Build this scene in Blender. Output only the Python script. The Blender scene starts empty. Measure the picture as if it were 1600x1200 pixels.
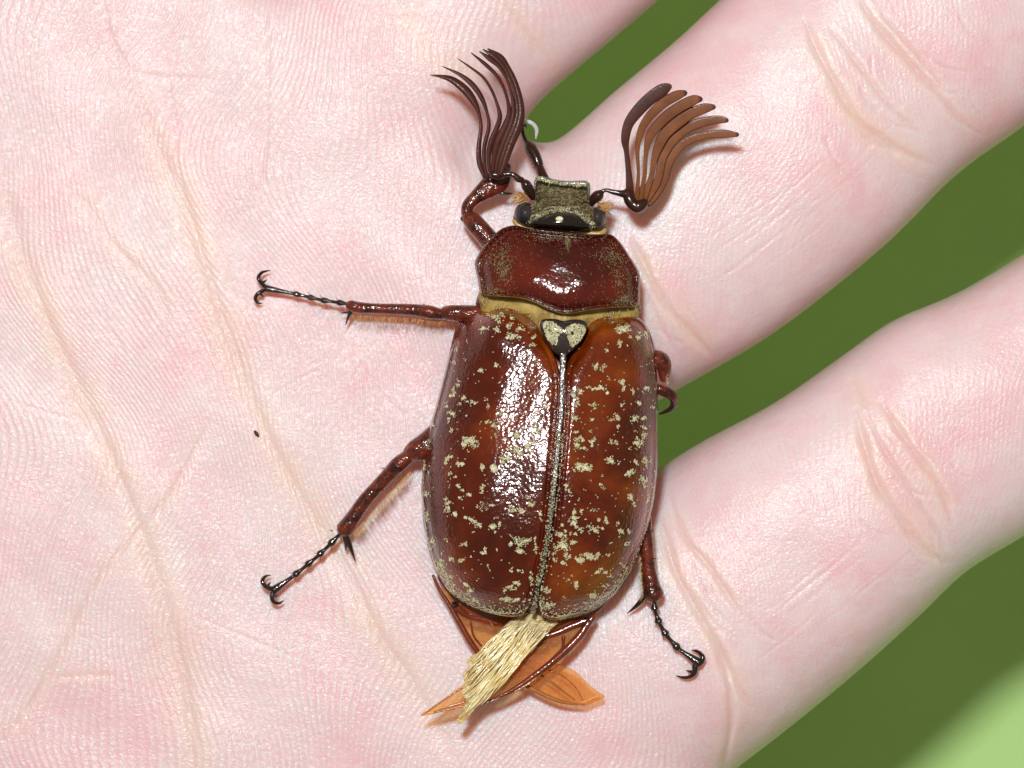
import bpy, math, random
import numpy as np
from mathutils import Vector

sc = bpy.context.scene
col = sc.collection
rnd = random.Random(7)
RS = np.random.RandomState(11)
sc.unit_settings.scale_length = 0.01          # one unit = one centimetre

# ------------------------------------------------------------------ camera, world, flash
H = 30.0                                       # camera height above the palm (cm)
S = 0.005                                      # cm per photograph pixel at z = 0
cam_d = bpy.data.cameras.new('camera')
cam = bpy.data.objects.new('camera', cam_d); col.objects.link(cam)
cam.location = (0, 0, H); cam.rotation_euler = (0, 0, 0)
cam_d.sensor_width = 36; cam_d.lens = 36 * H / (1600 * S)
cam_d.clip_start = 0.5; cam_d.clip_end = 500
cam_d.dof.use_dof = True; cam_d.dof.focus_distance = H - 0.45; cam_d.dof.aperture_fstop = 0.55
sc.camera = cam

w = bpy.data.worlds.new('World'); sc.world = w; w.use_nodes = True
bg = w.node_tree.nodes['Background']
bg.inputs['Color'].default_value = (1.0, 0.98, 0.66, 1); bg.inputs['Strength'].default_value = 0.19

fl = bpy.data.lights.new('camera_flash', 'AREA'); fl.shape = 'DISK'; fl.size = 2.6
fl.energy = 9050; fl.color = (1.0, 0.985, 0.975)
flash = bpy.data.objects.new('camera_flash', fl); col.objects.link(flash)
flash.location = (-2.1, 7.1, H + 0.5)
flash.rotation_euler = (Vector((0, 0, 0)) - flash.location).to_track_quat('-Z', 'Y').to_euler()

sc.view_settings.view_transform = 'Standard'; sc.view_settings.look = 'None'
sc.view_settings.exposure = 0.0; sc.view_settings.gamma = 1.0
sc.cycles.max_bounces = 10; sc.cycles.transparent_max_bounces = 12

# ------------------------------------------------------------------ helpers
def W(x, y, z=0.0):
    k = (H - z) / H * S
    return np.array([(x - 800) * k, -(y - 600) * k, z])

def WA(P):                                     # array version: columns x, y, z(px, px, cm)
    P = np.asarray(P, float); k = (H - P[:, 2]) / H * S
    return np.stack([(P[:, 0] - 800) * k, -(P[:, 1] - 600) * k, P[:, 2]], 1)

def spline(P, n):
    """Catmull-Rom through the rows of P, n samples, evenly by length."""
    P = np.asarray(P, float)
    E = np.vstack([2 * P[0] - P[1], P, 2 * P[-1] - P[-2]])
    out = []
    for i in range(len(P) - 1):
        a, b, c, d = E[i], E[i + 1], E[i + 2], E[i + 3]
        t = np.linspace(0, 1, 12, endpoint=(i == len(P) - 2))[:, None]
        out.append(0.5 * (2 * b + (c - a) * t + (2 * a - 5 * b + 4 * c - d) * t ** 2 + (3 * b - a - 3 * c + d) * t ** 3))
    Q = np.vstack(out)
    L = np.r_[0, np.cumsum(np.linalg.norm(np.diff(Q[:, :2], axis=0), axis=1) + 1e-9)]
    s = np.linspace(0, L[-1], n)
    return np.stack([np.interp(s, L, Q[:, k]) for k in range(Q.shape[1])], 1)

def closed_spline(P, n):
    P = np.asarray(P, float); N = len(P); out = []
    for i in range(N):
        a, b, c, d = P[i - 1], P[i], P[(i + 1) % N], P[(i + 2) % N]
        t = np.linspace(0, 1, 12, endpoint=False)[:, None]
        out.append(0.5 * (2 * b + (c - a) * t + (2 * a - 5 * b + 4 * c - d) * t ** 2 + (3 * b - a - 3 * c + d) * t ** 3))
    Q = np.vstack(out + [P[:1]])
    L = np.r_[0, np.cumsum(np.linalg.norm(np.diff(Q, axis=0), axis=1) + 1e-9)]
    s = np.linspace(0, L[-1], n, endpoint=False)
    return np.stack([np.interp(s, L, Q[:, k]) for k in range(Q.shape[1])], 1)

ORG = W(860, 700, 0.0)                          # base of the beetle

def make(name, verts, faces, mat, parent=None, smooth=True, org=None, attrs=None):
    verts = np.asarray(verts, float)
    if org is not None: verts = verts - org
    me = bpy.data.meshes.new(name)
    me.from_pydata(verts.tolist(), [], [tuple(int(q) for q in f) for f in faces])
    if smooth: me.polygons.foreach_set('use_smooth', [True] * len(me.polygons))
    if attrs:
        for k, v in attrs.items():
            a = me.attributes.new(k, 'FLOAT', 'POINT'); a.data.foreach_set('value', np.asarray(v, np.float32))
    me.materials.append(mat); me.update()
    o = bpy.data.objects.new(name, me); col.objects.link(o)
    if parent is not None: o.parent = parent
    return o

class MB:
    """collects shapes for one mesh"""
    k = 1.0                                    # width factor
    def __init__(s): s.v = []; s.f = []; s.n = 0
    def add(s, v, f):
        v = np.asarray(v, float); s.v.append(v); s.f += [tuple(int(i) + s.n for i in q) for q in f]; s.n += len(v)
    def sweep(s, pts, wid, flat=1.0, n=None, seg=12, twist=0.0, caps=True):
        """pts: rows (px,py,z cm); wid: full widths in px; flat: height/width ratio"""
        pts = np.asarray(pts, float); wid = np.asarray(wid, float)
        if wid.ndim == 0: wid = np.full(len(pts), float(wid))
        fl_ = np.full(len(pts), flat) if np.ndim(flat) == 0 else np.asarray(flat, float)
        n = n or max(6, len(pts) * 5)
        Q = spline(np.column_stack([pts, wid, fl_]), n)
        C = WA(Q[:, :3]); a = np.maximum(Q[:, 3], .15) * S / 2 * MB.k; b = a * Q[:, 4]
        T = np.gradient(C, axis=0); T /= np.linalg.norm(T, axis=1)[:, None] + 1e-12
        lat = np.cross([0, 0, 1.0], T); lat /= np.linalg.norm(lat, axis=1)[:, None] + 1e-9
        nor = np.cross(T, lat)
        if twist:
            c, s_ = math.cos(twist), math.sin(twist)
            lat, nor = lat * c + nor * s_, nor * c - lat * s_
        if caps:                               # rounded ends
            C2 = [C[0] - T[0] * a[0] * .75]; C3 = [C[-1] + T[-1] * a[-1] * .75]
            C = np.vstack([C2, [C[0] - T[0] * a[0] * .45], C, [C[-1] + T[-1] * a[-1] * .45], C3])
            a = np.r_[a[0] * .12, a[0] * .72, a, a[-1] * .72, a[-1] * .12]; b = np.r_[b[0] * .12, b[0] * .72, b, b[-1] * .72, b[-1] * .12]
            lat = np.vstack([lat[:1], lat[:1], lat, lat[-1:], lat[-1:]]); nor = np.vstack([nor[:1], nor[:1], nor, nor[-1:], nor[-1:]])
        m = len(C); th = np.arange(seg) * 2 * math.pi / seg
        V = (C[:, None] + lat[:, None] * (a[:, None] * np.cos(th))[..., None] + nor[:, None] * (b[:, None] * np.sin(th))[..., None]).reshape(-1, 3)
        F = [(i * seg + j, i * seg + (j + 1) % seg, (i + 1) * seg + (j + 1) % seg, (i + 1) * seg + j) for i in range(m - 1) for j in range(seg)]
        F.append(tuple(range(seg))[::-1]); F.append(tuple((m - 1) * seg + j for j in range(seg)))
        s.add(V, F); return s
    def ball(s, c, r, seg=14, rings=9):
        """c world centre, r (rx,ry,rz) cm"""
        V = []; F = []
        for i in range(rings + 1):
            p = math.pi * i / rings
            for j in range(seg):
                t = 2 * math.pi * j / seg
                V.append((c[0] + r[0] * math.sin(p) * math.cos(t), c[1] + r[1] * math.sin(p) * math.sin(t), c[2] + r[2] * math.cos(p)))
        for i in range(rings):
            for j in range(seg):
                F.append((i * seg + j, (i + 1) * seg + j, (i + 1) * seg + (j + 1) % seg, i * seg + (j + 1) % seg))
        s.add(V, F); return s
    def hair(s, p, d, L, r):
        p = np.asarray(p, float); d = np.asarray(d, float); d = d / np.linalg.norm(d)
        u = np.cross(d, [0.3, 0.2, 0.93]); u /= np.linalg.norm(u); v = np.cross(d, u)
        bend = np.array([rnd.uniform(-.1, .1), rnd.uniform(-.1, .1), -0.12]) * L
        m = p + d * L * .55 - bend * .4; e = p + d * L + bend
        V = [p + r * (u * math.cos(k * 2.094) + v * math.sin(k * 2.094)) for k in range(3)] + \
            [m + .75 * r * (u * math.cos(k * 2.094) + v * math.sin(k * 2.094)) for k in range(3)] + [e]
        F = [(0, 1, 4, 3), (1, 2, 5, 4), (2, 0, 3, 5), (3, 4, 6), (4, 5, 6), (5, 3, 6), (2, 1, 0)]
        s.add(V, F)
    def build(s, name, mat, parent=None, stuff=False, smooth=True, org=ORG):
        o = make(name, np.vstack(s.v), s.f, mat, parent, smooth, org)
        if stuff: o['kind'] = 'stuff'
        return o

def dome(outline, h, z0, p=2.4, q=.5, n=96, rings=26, zf=None, under=0.05, centre=None):
    """closed shell over a traced outline (px): top dome plus a flat underside"""
    O = closed_spline(outline, n)
    c = O.mean(0) if centre is None else np.asarray(centre, float)
    V = []; F = []
    rs = np.sin(np.linspace(0, 1, rings + 1) * math.pi / 2)[1:]
    pts = [np.r_[c, z0 + h]]
    for r in rs:
        ring = c + (O - c) * r
        z = z0 + h * (max(0, 1 - r ** p)) ** q
        pts += [np.r_[a, z] for a in ring]
    P = np.array(pts)
    if zf is not None: P[:, 2] += zf(P[:, 0], P[:, 1], np.r_[0, np.repeat(rs, n)])
    F += [(0, 1 + (j + 1) % n, 1 + j)[::-1] for j in range(n)]
    for i in range(rings - 1):
        a = 1 + i * n; b = a + n
        F += [(a + j, b + j, b + (j + 1) % n, a + (j + 1) % n) for j in range(n)]
    F = [f[::-1] for f in F]
    last = 1 + (rings - 1) * n; k = len(P)
    low = P[last:last + n].copy(); low[:, 2] -= under; low[:, :2] = c + (low[:, :2] - c) * .97
    P = np.vstack([P, low, [[c[0], c[1], z0 - under]]])
    F += [(last + j, last + (j + 1) % n, k + (j + 1) % n, k + j) for j in range(n)]
    F += [(k + j, k + (j + 1) % n, k + n) for j in range(n)]
    return WA(P), F, P

# ------------------------------------------------------------------ materials
def mat_base(name):
    m = bpy.data.materials.new(name); m.use_nodes = True
    nt = m.node_tree; b = nt.nodes['Principled BSDF']
    return m, nt, b
def N(nt, t, **kw):
    n = nt.nodes.new(t)
    for k, v in kw.items():
        if k.startswith('i_'): n.inputs[k[2:].replace('_', ' ')].default_value = v
        else: setattr(n, k, v)
    return n
def noise(nt, co, scale, detail=3, rough=.55, dist=0):
    n = N(nt, 'ShaderNodeTexNoise'); n.inputs['Scale'].default_value = scale; n.inputs['Detail'].default_value = detail
    n.inputs['Roughness'].default_value = rough; n.inputs['Distortion'].default_value = dist
    nt.links.new(co, n.inputs['Vector']); return n.outputs['Fac']
def ramp(nt, fac, stops):
    r = N(nt, 'ShaderNodeValToRGB'); e = r.color_ramp.elements
    while len(e) < len(stops): e.new(.5)
    for k, (p, c) in enumerate(stops):
        e[k].position = p; e[k].color = (*c, 1) if len(c) == 3 else c
    nt.links.new(fac, r.inputs['Fac']); return r.outputs['Color']
def mathn(nt, op, a, b=None, clamp=False):
    n = N(nt, 'ShaderNodeMath', operation=op); n.use_clamp = clamp
    for k, v in enumerate([a, b]):
        if v is None: continue
        if isinstance(v, (int, float)): n.inputs[k].default_value = v
        else: nt.links.new(v, n.inputs[k])
    return n.outputs[0]
def mixc(nt, fac, a, b, mode='MIX'):
    n = N(nt, 'ShaderNodeMix', data_type='RGBA', blend_type=mode)
    for idx, v in ((0, fac), (6, a), (7, b)):
        if isinstance(v, (int, float)): n.inputs[idx].default_value = v
        elif isinstance(v, tuple): n.inputs[idx].default_value = (*v, 1)
        else: nt.links.new(v, n.inputs[idx])
    return n.outputs[2]
def bump(nt, height, dist, strength=1.0, normal=None):
    n = N(nt, 'ShaderNodeBump'); n.inputs['Distance'].default_value = dist; n.inputs['Strength'].default_value = strength
    nt.links.new(height, n.inputs['Height'])
    if normal is not None: nt.links.new(normal, n.inputs['Normal'])
    return n.outputs['Normal']
def objco(nt): return N(nt, 'ShaderNodeTexCoord').outputs['Object']

def cuticle(name, stops, scale=3.0, rough=.22, coat=.6, bscale=40, bdist=.004, bstr=.6, crough=.12, fine=None, stretch=None, spec=.3):
    m, nt, b = mat_base(name); co = objco(nt)
    c = ramp(nt, noise(nt, co, scale, 5, .6, .4), stops)
    nt.links.new(c, b.inputs['Base Color'])
    cc = co
    if stretch:
        mp = N(nt, 'ShaderNodeMapping'); mp.inputs['Scale'].default_value = stretch; nt.links.new(co, mp.inputs['Vector']); cc = mp.outputs[0]
    b.inputs['Specular IOR Level'].default_value = spec
    h = noise(nt, cc, bscale, 1, .5, .3)
    nrm = bump(nt, h, bdist, bstr)
    if fine: nrm = bump(nt, noise(nt, co, fine[0], 2), fine[1], .6, nrm)
    nt.links.new(nrm, b.inputs['Normal'])
    b.inputs['Roughness'].default_value = rough
    b.inputs['Coat Weight'].default_value = coat; b.inputs['Coat Roughness'].default_value = crough; b.inputs['Coat IOR'].default_value = 1.52
    nt.links.new(nrm, b.inputs['Coat Normal'])
    return m

M = {}
M['elytron'] = cuticle('elytron_shell', [(.30, (.040, .003, .002)), (.46, (.095, .008, .002)), (.58, (.19, .027, .002)), (.76, (.36, .090, .003))],
                       scale=1.1, rough=.24, coat=1.0, bscale=34, bdist=.0052, bstr=1.0, crough=.13, spec=.15)
M['pronotum'] = cuticle('pronotum_shell', [(.32, (.020, .004, .004)), (.5, (.062, .005, .004)), (.70, (.14, .011, .005))], scale=1.3, rough=.26, coat=1.0,
                        bscale=32, bdist=.0055, bstr=1.0, crough=.17, spec=.15)
M['leg'] = cuticle('leg_shell', [(.36, (.025, .006, .004)), (.5, (.12, .014, .007)), (.68, (.20, .032, .012))], scale=11, rough=.3, coat=.8, bscale=38, bdist=.016, crough=.1)
M['tarsus'] = cuticle('tarsus_shell', [(.3, (.010, .006, .006)), (.7, (.035, .014, .010))], scale=10, rough=.22, coat=.8, bscale=60, bdist=.004, crough=.08)
M['antenna_r'] = cuticle('antenna_plate', [(.3, (.15, .046, .017)), (.7, (.24, .085, .030))], scale=6, rough=.5, coat=.05, bscale=60, bdist=.002, spec=.15)
M['antenna_d'] = cuticle('antenna_dark_plate', [(.3, (.045, .011, .008)), (.7, (.085, .022, .014))], scale=6, rough=.45, coat=.06, bscale=60, bdist=.002, spec=.15)
M['black'] = cuticle('black_shell', [(.3, (.006, .004, .004)), (.7, (.018, .009, .007))], scale=10, rough=.12, coat=1, bscale=30, bdist=.001, crough=.05)
M['stalk'] = cuticle('antenna_stalk', [(.3, (.012, .004, .003)), (.7, (.045, .010, .006))], scale=8, rough=.3, coat=.7, bscale=40, bdist=.004, crough=.1)
M['head'] = cuticle('head_shell', [(.3, (.030, .022, .010)), (.5, (.07, .045, .022)), (.7, (.13, .09, .045))], scale=9, rough=.45, coat=.2, bscale=50, bdist=.02, stretch=(.35, 1.4, 1))
M['rim'] = cuticle('head_rim', [(.3, (.04, .045, .035)), (.7, (.30, .30, .20))], scale=22, rough=.22, coat=.8, bscale=30, bdist=.008)
M['eye'] = cuticle('eye_shell', [(.3, (.008, .008, .010)), (.7, (.06, .045, .05))], scale=6, rough=.3, coat=.5, bscale=140, bdist=.0015)
M['fringe'] = cuticle('yellow_membrane', [(.3, (.20, .12, .03)), (.5, (.42, .28, .07)), (.7, (.62, .46, .16))], scale=5, rough=.4, coat=.3, bscale=30, bdist=.004, stretch=(2, .4, 1))
M['seam'] = cuticle('seam_shell', [(.35, (.02, .010, .008)), (.65, (.10, .06, .04))], scale=14, rough=.3, coat=1, bscale=45, bdist=.012, crough=.16, spec=.8)
M['scutellum'] = cuticle('scutellum_shell', [(.3, (.010, .010, .014)), (.7, (.05, .03, .03))], scale=8, rough=.15, coat=1, bscale=40, bdist=.004, crough=.08)
for k_ in ('antenna_r',):
    nt_ = M[k_].node_tree; b_ = nt_.nodes['Principled BSDF']; l_ = b_.inputs['Base Color'].links[0].from_socket
    nt_.links.new(mixc(nt_, N(nt_, 'ShaderNodeAttribute', attribute_name='rim').outputs['Fac'], l_, (.045, .014, .010)), b_.inputs['Base Color'])
def plain(name, c1, c2, scale, rough, sss=0, spec=.5):
    m, nt, b = mat_base(name)
    nt.links.new(ramp(nt, noise(nt, objco(nt), scale, 3), [(.35, c1), (.65, c2)]), b.inputs['Base Color'])
    b.inputs['Roughness'].default_value = rough; b.inputs['Specular IOR Level'].default_value = spec
    return m
M['scale'] = plain('cream_scale', (.54, .49, .27), (.82, .78, .54), 25, .45)
M['olive_scale'] = plain('olive_scale', (.16, .13, .055), (.42, .37, .18), 20, .45)
M['orange_hair'] = plain('orange_hair', (.62, .30, .10), (.85, .52, .24), 10, .35)
M['pale_hair'] = plain('pale_hair', (.55, .40, .20), (.80, .68, .42), 10, .35)
M['dark_hair'] = plain('dark_hair', (.05, .02, .01), (.12, .05, .03), 10, .35)
M['silver'] = plain('silver_claw', (.55, .58, .60), (.85, .88, .90), 10, .18)
M['abdomen'] = cuticle('abdomen_shell', [(.3, (.10, .015, .006)), (.6, (.30, .05, .010)), (.8, (.5, .13, .02))], scale=3, rough=.18, coat=1, bscale=18, bdist=.006, crough=.08)
M['vein'] = cuticle('wing_vein', [(.3, (.10, .012, .006)), (.7, (.26, .045, .012))], scale=5, rough=.2, coat=.9, bscale=40, bdist=.003, crough=.08)
M['fibre'] = cuticle('golden_fibre', [(.35, (.72, .50, .16)), (.65, (.96, .86, .52))], scale=9, rough=.3, coat=1, bscale=40, bdist=.004, crough=.1, spec=.5)
M['fibre_dark'] = cuticle('umber_fibre', [(.35, (.22, .12, .04)), (.65, (.50, .34, .12))], scale=9, rough=.3, coat=1, bscale=40, bdist=.004, crough=.1, spec=.5)
M['thin_vein'] = cuticle('wing_thin_vein', [(.3, (.26, .07, .012)), (.7, (.50, .17, .03))], scale=5, rough=.25, coat=.7, bscale=40, bdist=.003)

def membrane(name, c1, c2, alpha_t, tint, rough=.25, bs=15, bd=.005, tl_mix=.35, metal=0, stretch=None):
    m, nt, b = mat_base(name); co = objco(nt); cc = co
    if stretch:
        mp = N(nt, 'ShaderNodeMapping'); mp.inputs['Rotation'].default_value = (0, 0, stretch[1]); mp.inputs['Scale'].default_value = stretch[0]
        nt.links.new(co, mp.inputs['Vector']); cc = mp.outputs[0]
    nt.links.new(ramp(nt, noise(nt, cc, 4, 4), [(.35, c1), (.65, c2)]), b.inputs['Base Color'])
    b.inputs['Roughness'].default_value = rough; b.inputs['Metallic'].default_value = metal; b.inputs['Coat Weight'].default_value = 1.0; b.inputs['Coat Roughness'].default_value = .10
    nrm = bump(nt, noise(nt, cc, bs, 3), bd, .8); nt.links.new(nrm, b.inputs['Normal']); nt.links.new(nrm, b.inputs['Coat Normal'])
    tl = N(nt, 'ShaderNodeBsdfTranslucent'); tl.inputs['Color'].default_value = (*c2, 1)
    tr = N(nt, 'ShaderNodeBsdfTransparent'); tr.inputs['Color'].default_value = (*tint, 1)
    a1 = N(nt, 'ShaderNodeMixShader'); a1.inputs[0].default_value = tl_mix
    a2 = N(nt, 'ShaderNodeMixShader'); a2.inputs[0].default_value = alpha_t
    nt.links.new(b.outputs[0], a1.inputs[1]); nt.links.new(tl.outputs[0], a1.inputs[2])
    nt.links.new(a1.outputs[0], a2.inputs[1]); nt.links.new(tr.outputs[0], a2.inputs[2])
    nt.links.new(a2.outputs[0], nt.nodes['Material Output'].inputs['Surface'])
    return m
M['membrane'] = membrane('amber_membrane', (.62, .25, .07), (.88, .50, .20), .80, (1.0, .80, .54))
M['golden'] = membrane('golden_fold', (.90, .68, .30), (1.0, .95, .66), .28, (1, .85, .5), bs=17, bd=.04, rough=.42, tl_mix=.16, metal=.25, stretch=((.35, 2.6, 1), math.radians(-48)))

# ------------------------------------------------------------------ the hand
def skin():
    m, nt, b = mat_base('palm_skin'); co = objco(nt)
    def attr(n): return N(nt, 'ShaderNodeAttribute', attribute_name=n).outputs['Fac']
    n1 = noise(nt, co, .9, 4, .6, .3); n2 = noise(nt, co, 4.5, 3, .6); n3 = noise(nt, co, 60, 2)
    c = ramp(nt, n1, [(.32, (.83, .69, .715)), (.5, (.83, .625, .66)), (.66, (.85, .54, .58))])
    c = mixc(nt, mathn(nt, 'MULTIPLY', ramp(nt, n2, [(.40, (0, 0, 0)), (.7, (1, 1, 1))]), .42), c, (.87, .77, .77))
    red = attr('flush')
    c = mixc(nt, red, c, (.82, .49, .51))
    # friction ridges
    ph = attr('phase'); jit = mathn(nt, 'MULTIPLY', noise(nt, co, 5, 2), 4.0)
    jf = mathn(nt, 'MULTIPLY', noise(nt, co, 28, 2), 1.6)
    bead = ramp(nt, noise(nt, co, 30, 1), [(.35, (.3, .3, .3)), (.62, (1, 1, 1))])
    sn = mathn(nt, 'SINE', mathn(nt, 'ADD', ph, mathn(nt, 'ADD', jit, jf)))
    r01 = mathn(nt, 'MULTIPLY_ADD', sn, .5); nt.nodes[-1].inputs[2].default_value = .5
    amp = attr('ridge')
    brk = ramp(nt, noise(nt, co, 2.2, 3), [(.35, (.25, .25, .25)), (.6, (1, 1, 1))])
    amp = mathn(nt, 'MULTIPLY', mathn(nt, 'MULTIPLY', amp, brk), bead)
    c = mixc(nt, mathn(nt, 'MULTIPLY', mathn(nt, 'MULTIPLY', r01, amp), .62), c, (.88, .82, .84))
    inv = mathn(nt, 'MULTIPLY', mathn(nt, 'MULTIPLY', mathn(nt, 'SUBTRACT', 1.0, r01), amp), .42)
    c = mixc(nt, inv, c, (.84, .54, .56))
    c = mixc(nt, mathn(nt, 'MULTIPLY', mathn(nt, 'MULTIPLY', attr('tan'), ramp(nt, noise(nt, co, 3.5, 3), [(.3, (.35, .35, .35)), (.62, (1, 1, 1))])), .85, True), c, (.86, .63, .49))
    nt.links.new(c, b.inputs['Base Color'])
    hgt = mathn(nt, 'MULTIPLY', r01, amp)
    nrm = bump(nt, hgt, .006, 1.0)
    nrm = bump(nt, n3, .0045, .9, nrm)
    gl = mathn(nt, 'MULTIPLY', noise(nt, co, 34, 1), ramp(nt, noise(nt, co, 3.1, 3), [(.42, (.1, .1, .1)), (.62, (1, 1, 1))]))
    nrm = bump(nt, gl, .0055, .9, nrm)
    nrm = bump(nt, noise(nt, co, 14, 4, .6), .006, .7, nrm)
    nt.links.new(nrm, b.inputs['Normal'])
    b.inputs['Subsurface Weight'].default_value = .85
    b.inputs['Subsurface Radius'].default_value = (1.0, .30, .18); b.inputs['Subsurface Scale'].default_value = .26
    b.inputs['Roughness'].default_value = .42; b.inputs['Specular IOR Level'].default_value = .45
    b.inputs['Coat Weight'].default_value = .25; b.inputs['Coat Roughness'].default_value = .16
    nt.links.new(nrm, b.inputs['Coat Normal'])
    return m
M['skin'] = skin()

def tube_LU(L, U, top, thick, ext=True, n=40, seg=40):
    """finger from traced upper and lower silhouette points (px); thick = height / width"""
    L = spline(L, n); U = spline(U, n)
    C = (L + U) / 2; lat = (L - U) / 2; hw = np.linalg.norm(lat, axis=1)
    tops = np.interp(np.linspace(0, 1, n), np.linspace(0, 1, len(top)), top)
    th = np.arange(seg) * 2 * math.pi / seg; V = []
    for i in range(n):
        b_ = hw[i] * S * thick; zc = tops[i] - b_
        k = (H - zc) / H * S
        for t in th:
            ct, st = math.cos(t), math.sin(t)
            ct = math.copysign(abs(ct) ** .76, ct); st = math.copysign(abs(st) ** .76, st)
            x = C[i, 0] + lat[i, 0] * ct; y = C[i, 1] + lat[i, 1] * ct
            V.append(((x - 800) * k, -(y - 600) * k, zc + b_ * st))
    F = [(i * seg + j, i * seg + (j + 1) % seg, (i + 1) * seg + (j + 1) % seg, (i + 1) * seg + j) for i in range(n - 1) for j in range(seg)]
    F += [tuple(range(seg))[::-1], tuple((n - 1) * seg + j for j in range(seg))]
    return np.array(V), F
def tube_C(P, hw, top, thick):
    P = np.asarray(P, float); T = np.gradient(P, axis=0); T /= np.linalg.norm(T, axis=1)[:, None]
    nrm = np.stack([-T[:, 1], T[:, 0]], 1) * np.asarray(hw, float)[:, None]
    return tube_LU(P + nrm, P - nrm, top, thick)

hb = MB()
E = 6  # smoothing eats a few pixels of each silhouette
def out(P, Q):                                 # push P away from Q
    P = np.asarray(P, float); Q = np.asarray(Q, float); d = P - Q; return P + d / np.linalg.norm(d, axis=1)[:, None] * E
# ring finger (crosses the middle right)
L2 = [(400, 1050), (700, 830), (860, 720), (1060, 602), (1190, 527), (1300, 445), (1400, 360), (1490, 268), (1600, 190), (1770, 55), (1960, -130), (2130, -300), (2270, -500)]
U2 = [(100, 600), (600, 250), (800, 222), (856, 238), (960, 150), (1060, 68), (1130, 2), (1215, -75), (1320, -160), (1500, -300), (1700, -460), (1900, -620), (2140, -640)]
hb.add(*tube_LU(out(L2, U2), out(U2, L2), [-.12, -.08, -.06, -.04, -.02, 0, 0, -.02, -.05, -.15, -.3, -.5, -.9], .86))
# little finger (lower right)
L3 = [(700, 1430), (980, 1290), (1130, 1205), (1240, 1122), (1330, 1048), (1440, 950), (1500, 890), (1600, 830), (1760, 730), (1960, 600), (2110, 470)]
U3 = [(500, 1050), (800, 860), (980, 770), (1090, 700), (1215, 633), (1340, 545), (1400, 503), (1500, 462), (1640, 380), (1840, 270), (2040, 300)]
hb.add(*tube_LU(out(L3, U3), out(U3, L3), [-.12, -.06, -.02, 0, 0, 0, -.03, -.08, -.2, -.4, -.8], .86))
# middle finger (top)
L1 = [(250, 660), (640, 410), (770, 262), (828, 166), (950, 60), (1030, -8), (1200, -150), (1420, -350), (1640, -560), (1760, -700)]
U1 = [(-60, 330), (200, 90), (400, -60), (560, -180), (670, -280), (750, -350), (930, -480), (1140, -640), (1380, -800), (1560, -840)]
hb.add(*tube_LU(out(L1, U1), out(U1, L1), [-.12, -.08, -.03, 0, 0, -.03, -.08, -.2, -.4, -.7], .86))
# index finger and thumb, outside the frame
hb.add(*tube_C([(-150, 400), (60, 60), (250, -250), (420, -560), (600, -860), (800, -1200), (930, -1420)], [220, 215, 215, 210, 200, 185, 120], [-.12, -.05, -.02, -.1, -.2, -.4, -.7], .86))
hb.add(*tube_C([(-100, 1500), (-420, 1000), (-640, 600), (-720, 200), (-700, -200), (-640, -520)], [330, 330, 290, 250, 240, 150], [-.2, -.1, .3, .5, .6, .6], .86))
# heel of the hand on the little finger side
hb.add(*tube_C([(880, 930), (905, 1150), (905, 1300), (870, 1550), (780, 1850), (650, 2150)], [190, 220, 238, 255, 280, 290], [-.12, -.06, 0, .02, .02, -.1], .9))
hb.add(*tube_C([(-60, 900), (60, 1300), (180, 1700), (220, 2150), (220, 2700)], [330, 400, 400, 380, 360], [-.15, -.06, .02, -.05, -.2], .8))
# flat middle of the palm
poly = np.array([(560, 120), (720, 260), (800, 500), (880, 800), (930, 1050), (930, 1300), (850, 1900), (560, 2300), (560, 2750), (-100, 2750), (-120, 2250), (-400, 1800), (-500, 1200), (-450, 600), (-200, 250), (100, -20), (350, -40)], float)
poly = closed_spline(poly, 80)
tp = WA(np.column_stack([poly, np.full(80, -.06)])); bt = tp.copy(); bt[:, 2] = -2.1
hb.add(np.vstack([tp, bt]), [tuple(range(80))[::-1], tuple(range(80, 160))] + [(j, (j + 1) % 80, 80 + (j + 1) % 80, 80 + j) for j in range(80)])

raw = make('hand_raw', np.vstack(hb.v), hb.f, M['skin'])
mod = raw.modifiers.new('remesh', 'REMESH'); mod.mode = 'VOXEL'; mod.voxel_size = 0.05; mod.adaptivity = 0
mod = raw.modifiers.new('smooth', 'SMOOTH'); mod.iterations = 32; mod.factor = .6
dg = bpy.context.evaluated_depsgraph_get()
me = bpy.data.meshes.new_from_object(raw.evaluated_get(dg))
bpy.data.objects.remove(raw)
hand = bpy.data.objects.new('hand', me); col.objects.link(hand); me.name = 'hand'
import bmesh
def edge_smooth(me, sel, it, f):
    n = len(me.vertices); c = np.empty(n * 3, np.float32); me.vertices.foreach_get('co', c); c = c.reshape(-1, 3).astype(float)
    e = np.empty(len(me.edges) * 2, np.int32); me.edges.foreach_get('vertices', e); e = e.reshape(-1, 2)
    a, b_ = e[:, 0], e[:, 1]; deg = np.bincount(np.r_[a, b_], minlength=n)
    for _ in range(it):
        for k in range(3):
            sm = np.bincount(a, c[b_, k], n) + np.bincount(b_, c[a, k], n)
            c[:, k] = np.where(sel, c[:, k] * (1 - f) + f * sm / deg, c[:, k])
    me.vertices.foreach_set('co', c.astype(np.float32).ravel())
bm = bmesh.new(); bm.from_mesh(me)              # finer mesh where the palm is in view
def seen(v): return v.co.z > -1.6 and -4.25 < v.co.x < 4.3 and -3.25 < v.co.y < 3.25
fs = [f for f in bm.faces if all(seen(v) for v in f.verts) and f.normal.z > -.2]
bmesh.ops.subdivide_edges(bm, edges=list({e for f in fs for e in f.edges}), cuts=4, use_grid_fill=True)
bm.normal_update(); bm.to_mesh(me); bm.free()
nv = len(me.vertices); co = np.empty(nv * 3, np.float32); me.vertices.foreach_get('co', co); co = co.reshape(-1, 3)
edge_smooth(me, (np.abs(co[:, 0]) < 4.3) & (np.abs(co[:, 1]) < 3.25) & (co[:, 2] > -1.6), 14, .6)
me.update()
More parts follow.
